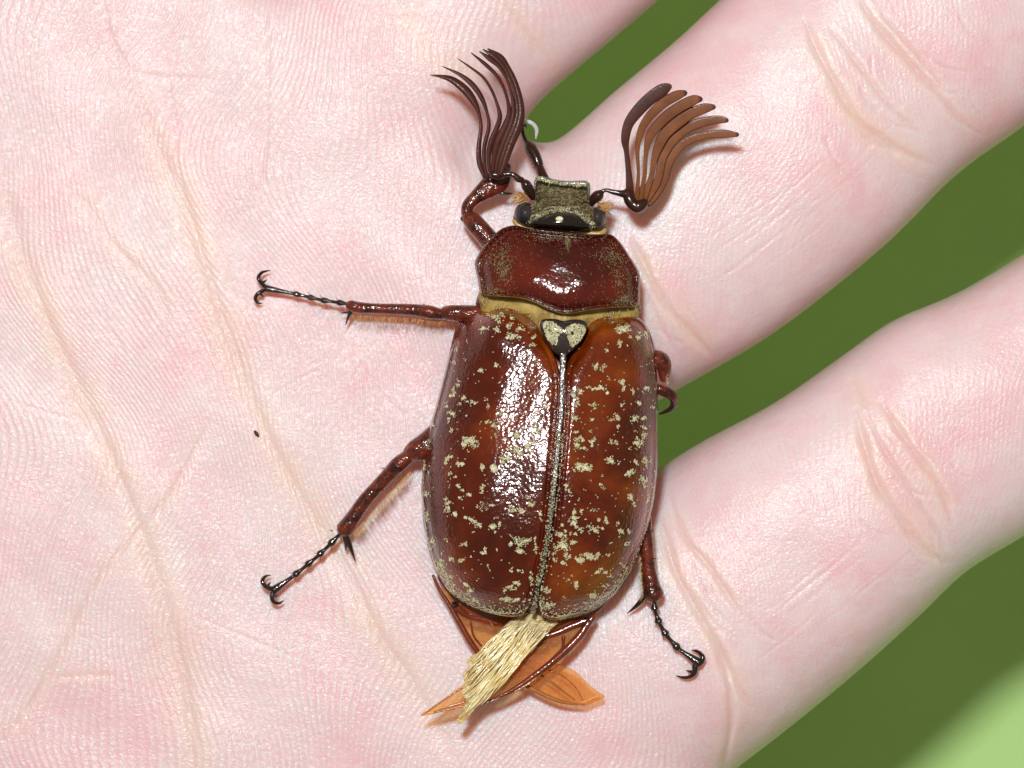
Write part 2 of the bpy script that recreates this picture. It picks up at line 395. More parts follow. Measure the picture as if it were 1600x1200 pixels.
nv = len(me.vertices); co = np.empty(nv * 3, np.float32); me.vertices.foreach_get('co', co); co = co.reshape(-1, 3).astype(float)
nr = np.empty(nv * 3, np.float32); me.vertices.foreach_get('normal', nr); nr = nr.reshape(-1, 3)
px = co[:, 0] / S * H / (H - co[:, 2]) + 800; py = -co[:, 1] / S * H / (H - co[:, 2]) + 600
top = (nr[:, 2] > .05)
# creases: (points, width px, depth cm, tan amount)
CR = [
 ([(0, 250), (24, 360), (66, 480), (120, 600), (198, 768), (240, 888), (276, 1008), (297, 1116), (305, 1300)], 15, .030, .75),
 ([(200, 100), (224, 176), (260, 260), (296, 340), (336, 460), (372, 570), (420, 684), (480, 792), (528, 870), (600, 1002), (645, 1066), (720, 1210)], 14, .028, .80),
 ([(88, 280), (136, 320), (180, 384), (248, 456), (268, 520)], 10, .012, .55),
 ([(420, -20), (419, 120), (416, 240), (408, 320)], 5, .010, .10),
 ([(262, 110), (274, 200), (280, 265), (300, 350)], 6, .008, .10),
 ([(330, 650), (270, 768), (228, 816), (150, 912), (78, 1050), (0, 1170)], 8, .016, .45),
 ([(78, 1060), (130, 1055), (186, 1056)], 6, .008, .4),
 ([(160, -10), (175, 60), (205, 112)], 7, .012, .1),
 ([(200, 112), (260, 120), (340, 122)], 6, .008, .05),
 ([(1, 130), (60, 160), (120, 250)], 6, .006, .0),
 ([(0, 330), (22, 420), (60, 500)], 5, .006, .55),
 ([(590, -10), (660, 60), (720, 110), (760, 160)], 16, .004, .55),
 ([(780, -10), (815, 40), (855, 90), (890, 150)], 7, .016, .6),
 ([(985, 370), (1005, 410), (1040, 475), (1090, 530), (1125, 570)], 9, .020, .75),
 ([(1000, 440), (1040, 520), (1060, 560)], 6, .010, .3),
 ([(1255, 25), (1275, 75), (1305, 130), (1335, 180), (1375, 215), (1430, 245), (1468, 262)], 9, .026, .75),
 ([(1295, 40), (1340, 100), (1390, 165), (1445, 215)], 6, .014, .35),
 ([(1340, -5), (1370, 40), (1420, 95), (1470, 150), (1500, 185), (1540, 215)], 7, .026, .6),
 ([(1375, 20), (1430, 80), (1480, 140)], 5, .012, .3),
 ([(1345, 210), (1380, 225), (1410, 240)], 12, .006, .6),
 ([(1043, 763), (1069, 837), (1112, 890), (1160, 965)], 7, .018, .5),
 ([(1030, 800), (1055, 890), (1090, 955), (1122, 1013), (1160, 1083), (1190, 1120)], 9, .022, .75),
 ([(1110, 980), (1133, 1040), (1143, 1120), (1132, 1200), (1128, 1260)], 8, .024, .45),
 ([(1335, 635), (1352, 700), (1370, 755), (1400, 800), (1453, 864), (1490, 885)], 9, .026, .75),
 ([(1350, 640), (1380, 700), (1420, 760), (1465, 830), (1482, 858)], 6, .016, .35),
 ([(1373, 622), (1400, 665), (1427, 704), (1469, 763), (1490, 825)], 7, .024, .6),
 ([(1330, 585), (1345, 620), (1350, 640)], 9, .010, .6),
 ([(640, 720), (560, 790), (480, 880)], 5, .006, .1),
 ([(560, 560), (600, 620), (650, 660)], 5, .008, .0), ([(160, 490), (200, 560)], 4, .006, .0), ([(0, 620), (60, 640), (130, 660)], 4, .006, .1),
 ([(300, 960), (420, 1010), (500, 1040)], 4, .006, .1), ([(420, 620), (470, 590), (520, 570)], 4, .005, .0),
]
for _ in range(16):                            # long fine lines along the two fingers
    a = rnd.random(); b_ = rnd.random()
    x0 = 1090 + 200 * a; y0 = 370 + 120 * b_ - 100 * a; L_ = rnd.uniform(60, 170)
    CR.append(([(x0, y0), (x0 + L_ * .4, y0 - L_ * .27), (x0 + L_ * .8, y0 - L_ * .62)], rnd.uniform(2.5, 4), rnd.uniform(.003, .006), 0))
for _ in range(14):
    a = rnd.random(); b_ = rnd.random()
    x0 = 1170 + 180 * a; y0 = 960 + 90 * b_ - 100 * a; L_ = rnd.uniform(50, 150)
    CR.append(([(x0, y0), (x0 + L_ * .45, y0 - L_ * .35), (x0 + L_ * .8, y0 - L_ * .66)], rnd.uniform(2.5, 4), rnd.uniform(.003, .006), 0))
for (cx_, cy_, sp_, n_) in ((1350, 120, 70, 9), (1420, 730, 70, 10), (1440, 110, 50, 6), (1100, 930, 70, 8), (1050, 480, 40, 5)):   # fine folds beside the joint creases
    for _ in range(n_):
        x0 = cx_ + rnd.gauss(0, sp_ * .6); y0 = cy_ + rnd.gauss(0, sp_); an = 1.0 + rnd.gauss(0, .22); L_ = rnd.uniform(30, 100)
        CR.append(([(x0, y0), (x0 + L_ * .5 * math.cos(an), y0 + L_ * .5 * math.sin(an)), (x0 + L_ * math.cos(an - .2), y0 + L_ * math.sin(an - .2))], rnd.uniform(3, 5.5), rnd.uniform(.003, .007), rnd.uniform(0, .2)))
for _ in range(24):                            # small wrinkles over the palm
    x0 = rnd.uniform(-20, 1000); y0 = rnd.uniform(0, 1200); L_ = rnd.uniform(40, 150); an = rnd.choice([rnd.uniform(.6, 1.3), rnd.uniform(-1.2, -.3), rnd.uniform(-.3, .3)])
    k_ = rnd.uniform(-.3, .3)
    CR.append(([(x0, y0), (x0 + L_ * .5 * math.cos(an), y0 + L_ * .5 * math.sin(an)), (x0 + L_ * math.cos(an + k_), y0 + L_ * math.sin(an + k_))], rnd.uniform(2.5, 4.5), rnd.uniform(.0012, .0035), rnd.uniform(0, .06)))
CR = [(p, w_ * (1.15 if w_ < 12 else 1.2), d_ * (1.1 if p[0][0] > 960 and p[0][1] > -20 and t_ > 0 else .55), min(1, t_ * (1.0 if p[0][0] > 960 else .9))) for p, w_, d_, t_ in CR]
tan = np.zeros(nv); dz = np.zeros(nv)
P2 = np.stack([px, py], 1)
for pts, wd, dep, tn in CR:
    n_ = max(4, len(pts) * 5); Q = spline(pts, n_)
    lo = Q.min(0) - wd * 4; hi = Q.max(0) + wd * 4
    idx = np.where(top & (px > lo[0]) & (px < hi[0]) & (py > lo[1]) & (py < hi[1]))[0]
    if not len(idx): continue
    p = P2[idx]; best = np.full(len(idx), 1e9); tb = np.zeros(len(idx))
    for i in range(n_ - 1):
        a = Q[i]; d = Q[i + 1] - a; t = np.clip(((p - a) @ d) / (d @ d), 0, 1)
        e = np.linalg.norm(p - a - t[:, None] * d, axis=1); u = e < best
        best[u] = e[u]; tb[u] = (i + t[u]) / (n_ - 1)
    end = np.clip(np.minimum(tb, 1 - tb) * 6, .0, 1) ** .7
    wob = 1 + .25 * np.sin(tb * 23 + wd)
    g = np.exp(-(best / (wd * .55 * wob)) ** 2) * end
    dz[idx] -= dep * g
    dz[idx] += dep * .14 * np.exp(-((best - wd * 1.5) / (wd * .8)) ** 2) * end
    tan[idx] = np.maximum(tan[idx], tn * (.42 * np.exp(-(best / (wd * 1.1)) ** 2) + .5 * np.exp(-(best / (wd * 2.6)) ** 2)) * end)
und = .018 * np.sin(co[:, 0] * 2.1 + 1.3 * np.sin(co[:, 1] * 1.1)) * np.sin(co[:, 1] * 1.7 + .6) + .010 * np.sin(co[:, 0] * 5.3 + co[:, 1] * 2.9) * np.sin(co[:, 1] * 4.1 - co[:, 0] * 1.3 + 1)
co[:, 2] += np.where(top, dz * np.clip(nr[:, 2] * 1.4, 0, 1), 0) + und
me.vertices.foreach_set('co', co.astype(np.float32).ravel())
X, Y = co[:, 0], co[:, 1]
wv = X + .16 * Y + .30 * np.sin(Y * 1.25 + .5 * X + .8) + .16 * np.sin(1.9 * Y - 1.1 * X + 2.1) + .09 * np.sin(3.4 * Y + 1.9 * X)
phase = wv * 2 * math.pi / .047
def sg(x): return 1 / (1 + np.exp(-x))
fing = sg((px - (1010 + (py - 600) * .12)) / 25)
ridge = (1 - .72 * fing) * np.clip(nr[:, 2] * 2 - .9, 0, 1) * (1 - .7 * np.clip(tan, 0, 1))
flush = np.zeros(nv)
for (fx, fy, fr, fa) in [(620, 190, 120, .35), (150, 60, 110, .30), (330, 210, 90, .25), (620, 420, 120, .3), (300, 1180, 160, .25), (900, 1180, 160, .35), (560, 1190, 120, .25), (1230, 300, 110, .28), (1245, 860, 110, .25),
                         (1400, 60, 80, .15), (640, 640, 100, .25), (200, 700, 90, .1), (1120, 500, 60, .25), (60, 20, 70, .3), (800, 150, 60, .3), (440, 90, 70, .1), (1500, 600, 90, .2), (1380, 350, 60, .1), (1360, 205, 30, .6)]:
    flush += fa * np.exp(-((px - fx) ** 2 + (py - fy) ** 2) / fr ** 2)
flush = np.clip(flush * (.7 + .6 * np.sin(X * 5 + 2 * np.sin(Y * 3)) * np.sin(Y * 4.2)), 0, 1)
flush = np.clip(flush + .30 * np.clip(1 - nr[:, 2], 0, .6), 0, 1) * .8
for k, v in (('tan', tan), ('phase', phase), ('ridge', ridge), ('flush', flush)):
    a = me.attributes.new(k, 'FLOAT', 'POINT'); a.data.foreach_set('value', v.astype(np.float32))
me.polygons.foreach_set('use_smooth', [True] * len(me.polygons)); me.update()
hand['label'] = 'open human palm, pale pink, fingers spread, carrying the brown beetle'; hand['category'] = 'hand'
# soft drape of the flesh for anything that stands on it
print('hand verts', nv)

# ------------------------------------------------------------------ green surface far below
m, nt, b = mat_base('green_sheet'); c_ = objco(nt)
nt.links.new(ramp(nt, noise(nt, c_, .35, 3), [(.3, (.49, .78, .27)), (.7, (.55, .85, .33))]), b.inputs['Base Color'])
b.inputs['Roughness'].default_value = .7
nt.links.new(bump(nt, noise(nt, c_, 25, 3), .01), b.inputs['Normal'])
g = 150
gr = make('ground', [(-g, -g, -5.7), (g, -g, -5.7), (g, g, -5.7), (-g, g, -5.7)], [(0, 1, 2, 3)], m, smooth=False)
gr['kind'] = 'structure'; gr['label'] = 'smooth plain green surface below the hand'

# dark speck of dirt on the palm
sp = MB(); sp.sweep([(398, 674, -.045), (401, 678, -.035), (404, 682, -.045)], [4, 6, 3], flat=.6, seg=8)
o = sp.build('dirt_speck', M['dark_hair'], org=np.zeros(3)); o['label'] = 'tiny dark speck of dirt in the palm crease left of the beetle'; o['category'] = 'speck'

# ------------------------------------------------------------------ the beetle
beetle = bpy.data.objects.new('beetle', None); col.objects.link(beetle); beetle.location = ORG.tolist()
beetle['label'] = 'large reddish brown beetle with cream speckles and fan-like antennae standing on the palm'; beetle['category'] = 'beetle'

XLp = np.array([(738, 484), (718, 512), (700, 560), (685, 618), (668, 680), (660, 735), (659, 785), (665, 838), (680, 888), (702, 925), (735, 948), (790, 972)], float)
XRp = np.array([(1008, 484), (1012, 512), (1024, 560), (1028, 618), (1028, 680), (1027, 735), (1021, 785), (1008, 838), (986, 892), (960, 930), (930, 952), (870, 974)], float)
HS = np.array([(-.1, .37), (0, .44), (.12, .54), (.3, .605), (.5, .66), (.64, .672), (.78, .635), (.91, .48), (1, .26), (1.1, .18)])
hs_s = spline(HS, 200)
def Zel(x, y):
    x = np.asarray(x, float); y = np.asarray(y, float)
    l = np.interp(y, XLp[:, 1], XLp[:, 0]); r = np.interp(y, XRp[:, 1], XRp[:, 0])
    c = (l + r) / 2; a = (r - l) / 2
    t = np.clip(np.abs((x - c) / a), 0, 1)
    h = np.interp((y - 484) / 485, hs_s[:, 0], hs_s[:, 1])
    z = .27 + h * (1 - t ** 2.85) ** .6
    z = z + .045 * np.exp(-((x - 772) ** 2 + (y - 528) ** 2) / 26 ** 2) + .045 * np.exp(-((x - 985) ** 2 + (y - 540) ** 2) / 26 ** 2)
    return z

def poly_dist(P, Q):
    best = np.full(len(P), 1e9)
    for i in range(len(Q) - 1):
        a = Q[i]; d = Q[i + 1] - a; t = np.clip(((P - a) @ d) / (d @ d + 1e-9), 0, 1)
        best = np.minimum(best, np.linalg.norm(P - a - t[:, None] * d, axis=1))
    return best

INL = [(760, 479), (800, 483), (832, 501), (850, 528), (866, 556), (876, 590), (875.5, 640), (870, 700), (864, 760), (857, 820), (847, 880), (834, 932), (818, 961)]
OUL = [(760, 479), (734, 484), (714, 508), (700, 560), (685, 618), (668, 680), (660, 735), (659, 785), (665, 838), (680, 888), (702, 925), (735, 948), (772, 960), (800, 964), (818, 961)]
INR = [(968, 493), (934, 498), (911, 520), (898, 548), (885, 572), (881, 600), (880, 640), (876, 700), (870, 760), (863, 820), (853, 880), (842, 932), (846, 962)]
OUR = [(968, 493), (1000, 498), (1018, 526), (1025, 570), (1028, 618), (1028, 680), (1027, 735), (1021, 785), (1008, 838), (986, 892), (960, 930), (925, 955), (885, 968), (862, 969), (846, 962)]

def elytron(IN, OU, label):
    nv_, nu = 230, 120
    I = spline(IN, nv_); O = spline(OU, nv_)
    u = np.linspace(0, 1, nu); u = .5 - .5 * np.cos(u * math.pi)
    u = u * .6 + np.linspace(0, 1, nu) * .4
    G = I[:, None] * (1 - u)[None, :, None] + O[:, None] * u[None, :, None]
    P = G.reshape(-1, 2); z = Zel(P[:, 0], P[:, 1])
    vi = np.repeat(np.linspace(0, 1, nv_), nu)
    din = poly_dist(P, I); dout = poly_dist(P, O)
    front = sg((.235 - vi) * 40)
    z -= front * (.16 * np.exp(-(din / 13) ** 2) + .015 * np.exp(-(din / 4) ** 2))
    z -= np.exp(-(vi / .05) ** 2) * .14 * np.exp(-(dout / 14) ** 2)
    seam = 1 - front
    z += seam * (.016 * np.exp(-((din - 3.5) / 2.2) ** 2) - .018 * np.exp(-((din - 8.5) / 2.6) ** 2) - .03 * np.exp(-(din / 1.4) ** 2))
    z += .022 * np.exp(-((dout - 2.5) / 2.0) ** 2) - .012 * np.exp(-((dout - 8) / 3.0) ** 2)
    # faint long ribs and dents
    ub = np.tile(u, nv_)
    z += .006 * np.sin(ub * 15) * np.sin(np.pi * vi) + .006 * np.sin(P[:, 1] * .045 + P[:, 0] * .03) * np.sin(P[:, 0] * .06)
    V = WA(np.column_stack([P, z]))
    F = []
    for i in range(nv_ - 1):
        for j in range(nu - 1):
            a = i * nu + j
            F.append((a, a + 1, a + nu + 1, a + nu))
    # orient faces upward
    q = F[len(F) // 2]; nn = np.cross(V[q[1]] - V[q[0]], V[q[3]] - V[q[0]])
    if nn[2] < 0: F = [f[::-1] for f in F]
    o = make('elytron', V, F, M['elytron'], beetle, True, ORG)
    md = o.modifiers.new('thickness', 'SOLIDIFY'); md.thickness = .018; md.offset = -1
    o['label'] = label
    return o, I, O
elL, IL, OL = elytron(INL, OUL, 'left wing cover with broad white glare along the seam')
elR, IR, OR_ = elytron(INR, OUR, 'right wing cover with larger cream patches near the tip')

# cream scales: patches (zoom-space traces) -> px
def zz(lst, sx, ox, oy):
    r = []
    for q in lst:
        x, y, rx = q[0], q[1], q[2]; ry = q[3] if len(q) > 3 else rx; dn = q[4] if len(q) > 4 else 1
        r.append((ox + x / sx, oy + y / sx, rx / sx, ry / sx, dn))
    return r
BL = zz([(590, 110, 35, 25), (650, 95, 20), (705, 115, 20), (690, 180, 25), (620, 150, 20), (730, 240, 60, 35, .8), (520, 200, 50, 30, .5), (600, 210, 40, 30, .5), (840, 310, 40, 15, .6), (780, 190, 40, 20, .7), (860, 260, 30, 20, .6),
         (495, 485, 35, 12), (600, 450, 30, 25, .4), (320, 340, 15, 22, .6), (310, 430, 15), (330, 570, 20), (300, 610, 15), (310, 660, 35, 20), (370, 680, 30, 15), (430, 705, 35, 15), (300, 785, 40, 22), (260, 730, 12, 25), (280, 825, 15),
         (345, 715, 12), (545, 740, 20, 20, .7), (530, 700, 15, 12, .6), (620, 790, 25, 8), (560, 840, 40, 16), (600, 865, 20), (290, 900, 15, 20), (415, 980, 50, 50, 1.3), (160, 860, 15, 20), (180, 750, 12, 30, .6), (280, 1090, 30, 22), (350, 1135, 35, 15),
         (250, 1115, 20, 15), (680, 1085, 55, 20), (740, 1040, 40, 20), (500, 1160, 20), (590, 1160, 40, 20), (770, 1060, 30, 20), (950, 730, 20), (880, 900, 60, 50, .35), (740, 930, 30, 60, .5), (130, 1000, 12, 60, .7), (100, 1160, 12, 40, .8), (830, 1000, 60, 60, .3)], 4.445, 640, 470)
BL += zz([(350, 25, 50, 15), (265, 10, 18), (295, 90, 15), (330, 118, 12), (355, 180, 22), (380, 215, 12), (425, 248, 40, 12), (365, 265, 20, 10), (520, 190, 25, 20, .7), (545, 215, 20), (610, 60, 50, 25), (525, 50, 20), (670, 15, 20), (545, 320, 42, 45, 1.3),
          (600, 320, 30, 12), (280, 300, 22, 30), (280, 350, 22, 30), (330, 390, 45, 18), (400, 410, 35, 12), (450, 430, 35, 22), (500, 470, 25, 20), (600, 480, 45, 25), (650, 460, 20), (800, 360, 35, 30), (740, 340, 30, 30, .7), (860, 310, 40, 30, .5),
          (800, 580, 50, 35, .8), (800, 650, 40, 25, .9), (850, 560, 40, 20, .6), (740, 600, 25, 15), (405, 595, 22, 20), (520, 660, 35, 16), (550, 645, 10, 20), (300, 705, 25, 20), (375, 720, 25, 22), (735, 795, 20, 12), (780, 790, 20, 10), (815, 800, 10),
          (560, 755, 8), (580, 780, 8), (770, 880, 35, 20), (740, 920, 30, 25), (690, 920, 15), (130, 235, 35, 20, .8), (120, 390, 18, 40, .8), (130, 430, 25, 25, .6), (170, 590, 15, 45), (160, 640, 15), (240, 660, 12), (225, 740, 35, 40, .6), (240, 780, 40, 35, .6),
          (290, 830, 30, 25, .7), (410, 900, 30, 30, .9), (440, 930, 30, 25), (700, 1000, 50, 25), (780, 1000, 45, 20), (560, 1080, 80, 25, .9), (650, 1100, 80, 20, .9), (380, 980, 60, 25, .6), (290, 890, 30, 30, .6), (450, 1010, 60, 20, .7), (940, 400, 8, 80, .9), (880, 830, 10, 110, .8), (905, 640, 8, 100, .9)], 4.615, 640, 720)
BR = zz([(560, 200, 50, 30, 1.1), (620, 195, 45, 28), (570, 300, 25, 22), (475, 345, 25, 8), (690, 250, 40, 30, .6), (740, 250, 30, 30, .4), (430, 440, 40, 25, .5), (400, 460, 30, 25, .5), (590, 570, 25), (595, 610, 15, 25), (370, 612, 55, 12), (440, 610, 30, 18), (310, 630, 30, 15), (250, 650, 30, 25, .8),
         (480, 640, 25, 12), (265, 700, 30, 30, .5), (380, 730, 40, 25, .5), (585, 725, 20, 10), (555, 805, 35, 25), (520, 825, 25, 8), (250, 820, 40, 40, .5), (380, 825, 25, 10), (675, 810, 35, 25), (740, 810, 25, 20), (700, 720, 20, 30), (760, 615, 30, 20), (790, 740, 20, 15, .7), (740, 890, 25, 20),
         (740, 920, 25), (700, 985, 35, 35, 1.2), (550, 870, 20, 15), (300, 910, 60, 8, .7), (300, 960, 45, 20), (270, 1000, 25, 25), (380, 980, 25, 35), (340, 1020, 30, 15), (535, 985, 38, 15), (490, 1100, 22, 20), (525, 1115, 25, 20), (350, 1160, 60, 20), (290, 1145, 25, 15), (755, 1110, 30, 28), (680, 1115, 20), (640, 1195, 40, 15), (660, 640, 10, 30)], 4.443, 840, 470)
BR += zz([(545, 8, 40, 12), (365, 45, 60, 25), (330, 30, 20), (690, 80, 35, 20), (650, 95, 12), (770, 130, 30, 35), (790, 170, 20, 15), (800, 270, 15, 30), (690, 250, 26, 30), (720, 295, 20, 15), (470, 170, 22, 8), (500, 185, 10), (235, 190, 20), (265, 215, 15), (300, 350, 20), (335, 350, 15), (310, 400, 35, 30), (280, 430, 40, 20),
          (225, 440, 20, 15), (350, 480, 15, 12), (320, 465, 25, 15), (250, 505, 45, 18), (205, 520, 30, 20), (210, 590, 55, 35, 1.3), (290, 570, 35, 15), (160, 640, 22, 10), (155, 690, 18, 14), (240, 670, 35, 20), (225, 710, 25, 18), (340, 680, 40, 30, 1.2), (410, 665, 60, 25, 1.3), (465, 645, 15, 20), (525, 650, 22, 10), (520, 410, 18, 30),
          (470, 410, 25, 12), (435, 475, 45, 20, 1.2), (500, 470, 25, 12), (590, 435, 15), (615, 490, 28, 20), (680, 490, 25, 20, .7), (660, 570, 20, 20, .8), (465, 770, 25, 15), (490, 750, 20, 12), (525, 770, 18, 15), (315, 870, 20, 25), (310, 855, 15), (130, 900, 40, 20), (60, 900, 25, 25), (100, 1000, 60, 40, .8), (50, 960, 30, 30, .7), (410, 930, 30, 25, .8),
          (440, 940, 20), (560, 800, 20, 12), (640, 720, 25, 15, .7), (300, 1070, 120, 20, .8), (420, 1010, 60, 20, .6), (190, 1090, 60, 20, .8), (520, 860, 30, 20, .4), (150, 250, 8, 110, .6), (110, 560, 8, 160, .8), (60, 800, 8, 90, .8), (800, 60, 6, 120, .5)], 4.446, 830, 720)

def inside(P, poly_):
    x, y = P[:, 0], P[:, 1]; c = np.zeros(len(P), bool); n = len(poly_); j = n - 1
    for i in range(n):
        xi, yi = poly_[i]; xj, yj = poly_[j]
        k = ((yi > y) != (yj > y)) & (x < (xj - xi) * (y - yi) / (yj - yi + 1e-12) + xi); c ^= k; j = i
    return c

def flakes(pts, zf, L=(2.4, 4.2), wd=(1.4, 2.4), lift=.004, ang=None, up=.0):
    """tiny lens-shaped scales lying on the surface z = zf(x, y)"""
    mb = MB(); P = np.asarray(pts, float); n = len(P)
    z = zf(P[:, 0], P[:, 1]); zx = (zf(P[:, 0] + 2, P[:, 1]) - zf(P[:, 0] - 2, P[:, 1])) / (4 * S); zy = (zf(P[:, 0], P[:, 1] + 2) - zf(P[:, 0], P[:, 1] - 2)) / (4 * S)
    C = WA(np.column_stack([P, z])); Nn = np.stack([-zx, zy, np.ones(n)], 1); Nn /= np.linalg.norm(Nn, axis=1)[:, None]
    C = C + Nn * lift
    th = RS.uniform(0, 2 * math.pi, n) if ang is None else ang + RS.normal(0, .5, n)
    D = np.stack([np.cos(th), np.sin(th), np.zeros(n)], 1); D -= (D * Nn).sum(1)[:, None] * Nn; D /= np.linalg.norm(D, axis=1)[:, None]
    D = D + Nn * up; D /= np.linalg.norm(D, axis=1)[:, None]
    B = np.cross(Nn, D); ls = RS.uniform(*L, n) * S / 2; ws = RS.uniform(*wd, n) * S / 2
    tilt = RS.normal(0, .12, n)
    V = []; 
    for (a, b_, h) in [(1, 0, 0), (.35, .9, 0), (-.6, .75, 0), (-1, 0, 0), (-.6, -.75, 0), (.35, -.9, 0), (0, 0, .0035), (0, 0, -.0025)]:
        V.append(C + D * (a * ls)[:, None] + B * (b_ * ws)[:, None] + Nn * (h + tilt * b_ * ws)[:, None])
    V = np.stack(V, 1).reshape(-1, 3)
    base = np.array([(0, 1, 6), (1, 2, 6), (2, 3, 6), (3, 4, 6), (4, 5, 6), (5, 0, 6), (1, 0, 7), (2, 1, 7), (3, 2, 7), (4, 3, 7), (5, 4, 7), (0, 5, 7)])
    F = (base[None] + 8 * np.arange(n)[:, None, None]).reshape(-1, 3)
    mb.v = [V]; mb.f = [tuple(f) for f in F]; mb.n = len(V)
    return mb

def scatter(blobs, I, O, singles):
    outl = np.vstack([I, O[::-1]]); pts = []
    for (x, y, rx, ry, dn) in blobs:
        k = int(max(3, rx * ry * math.pi * .36 * dn))
        # ragged: a few sub-clumps inside each patch
        m_ = max(2, int(k / 7)); cx = x + RS.normal(0, .42, m_) * rx; cy = y + RS.normal(0, .42, m_) * ry
        q = RS.randint(0, m_, k)
        pts.append(np.stack([cx[q] + RS.normal(0, .85, k) * min(2.0, 1 + rx * .15), cy[q] + RS.normal(0, .85, k) * min(2.0, 1 + ry * .15)], 1))
    lo, hi = outl.min(0), outl.max(0)
    s_ = RS.uniform(lo, hi, (singles, 2)); pts.append(s_)
    # little groups of two or three
    s2 = RS.uniform(lo, hi, (singles // 5, 2)); pts.append(np.repeat(s2, 3, 0) + RS.normal(0, 1.4, (len(s2) * 3, 2)))
    # rim band and tip
    Q = O[int(len(O) * .45):]; k = RS.randint(0, len(Q), 330); pts.append(Q[k] + RS.normal(0, 3, (330, 2)))
    Q = O[int(len(O) * .72):]; k = RS.randint(0, len(Q), 520); pts.append(Q[k] + np.c_[RS.normal(0, 7, 520), -np.abs(RS.normal(0, 8, 520))])
    Q = I[int(len(I) * .45):]; k = RS.randint(0, len(Q), 300); pts.append(Q[k] + RS.normal(0, 2.2, (300, 2)))
    P = np.vstack(pts); P = P[inside(P, outl)]
    P = P[poly_dist(P, outl) > 1.6]
    return P
print('scales')
for (el, I, O, Bb, ns) in ((elL, IL, OL, BL, 230), (elR, IR, OR_, BR, 230)):
    P = scatter(Bb, I, O, ns)
    def zf(x, y, I=I, O=O):
        z = Zel(x, y); Q = np.stack([x, y], 1); di = poly_dist(Q, I); k = sg((570 - y) / 8)
        return z - k * .16 * np.exp(-(di / 13) ** 2) + (1 - k) * (.016 * np.exp(-((di - 3.5) / 2.2) ** 2) - .018 * np.exp(-((di - 8.5) / 2.6) ** 2)) + .004
    flakes(P, zf).build('cream_scales', M['scale'], el, stuff=True)

# narrow dark strip in the seam
mb = MB(); Q = [(880, 552), (879, 590), (877, 640), (872, 700), (866, 760), (859, 820), (849, 880), (838, 930), (832, 958)]
mb.sweep([(x, y, float(Zel(x, y)) - .014) for x, y in Q], [10, 9, 8, 7.5, 7, 7, 7, 7, 8], flat=.2, n=70, seg=10)
stp = mb.build('seam_strip', M['seam'], beetle)
q = spline(Q, 300); q = q[RS.randint(90, 300, 420)] + RS.normal(0, 2.6, (420, 2))
flakes(q, lambda x, y: Zel(x, y) + .012, L=(1.8, 3), wd=(1, 1.6)).build('cream_scales', M['scale'], stp, stuff=True)

# --- pronotum
PRO = [(c[0] / 3.53 + 700, c[1] / 3.53 + 240) for c in [(300, 412), (370, 396), (450, 412), (560, 425), (680, 435), (800, 447), (895, 446), (950, 490), (1005, 570), (1055, 655), (1060, 740), (1048, 838), (960, 848), (850, 855), (760, 868), (650, 884), (560, 862), (480, 822), (400, 798), (280, 788), (185, 775), (165, 700), (147, 610), (165, 560), (205, 500), (250, 452)]]
pc = np.mean(PRO, 0)
def pz(x, y, r):
    # slopes down toward the head, dimple each side
    return .24 * (1 - np.abs(np.clip((x - 872) / 132, -1, 1)) ** 2.7) - .17 * (np.clip(472 - y, 0, 200) / 100) ** 1.7 * (1 - r ** 8) - .03 * np.exp(-((x - 800) ** 2 + (y - 425) ** 2) / 22 ** 2) - .03 * np.exp(-((x - 950) ** 2 + (y - 440) ** 2) / 22 ** 2) + .02 * np.exp(-((r - .97) / .02) ** 2) - .015 * np.exp(-((r - .9) / .04) ** 2) + .012 * np.sin(x * .07) * np.sin(y * .09) * (1 - r)
V, F, Pp = dome(PRO, .15, .42, p=3.0, q=.62, n=160, rings=46, zf=pz, under=.3)
pron = make('pronotum', V, F, M['pronotum'], beetle, True, ORG)
# surface lookup for hairs on the pronotum
def grid_lookup(Pp):
    P = Pp[:, :2]; Z = Pp[:, 2]
    def f(x, y):
        x = np.asarray(x, float); y = np.asarray(y, float); r = np.empty(len(x))
        for i in range(0, len(x), 400):
            d = (x[i:i + 400, None] - P[None, :, 0]) ** 2 + (y[i:i + 400, None] - P[None, :, 1]) ** 2
            k = np.argpartition(d, 4, axis=1)[:, :4]; dd = np.take_along_axis(d, k, 1); w_ = 1 / (dd + .5)
            r[i:i + 400] = (Z[k] * w_).sum(1) / w_.sum(1)
        return r
    return f
ntop = 1 + 46 * 160
pf = grid_lookup(Pp[:ntop])
Op = closed_spline(PRO, 160); pts = []
for (x, y, rx, ry, dn) in [(700 + 660 / 3.53, 240 + 490 / 3.53, 4, 10, 2.5), (887, 427, 3, 3, 2), (700 + 310 / 3.53, 240 + 650 / 3.53, 11, 18, .8), (700 + 940 / 3.53, 240 + 680 / 3.53, 9, 18, .5), (860, 372, 50, 6, .3), (780, 400, 25, 22, .35), (955, 400, 22, 22, .35), (770, 455, 22, 8, .5), (975, 470, 18, 10, .7)]:
    k = int(rx * ry * 3.1 * .45 * dn); pts.append(np.stack([RS.normal(x, rx * .6, k), RS.normal(y, ry * .6, k)], 1))
pts.append(RS.uniform(Op.min(0), Op.max(0), (300, 2)))
q = RS.randint(0, 160, 500); pts.append(Op[q] + RS.normal(0, 6, (500, 2)))
P = np.vstack(pts); P = P[inside(P, Op)]; P = P[poly_dist(P, np.vstack([Op, Op[:1]])) > 2]
flakes(P, pf, L=(1.8, 3.4), wd=(.6, 1.1), ang=math.radians(90), up=.15).build('yellow_bristles', M['olive_scale'], pron, stuff=True)

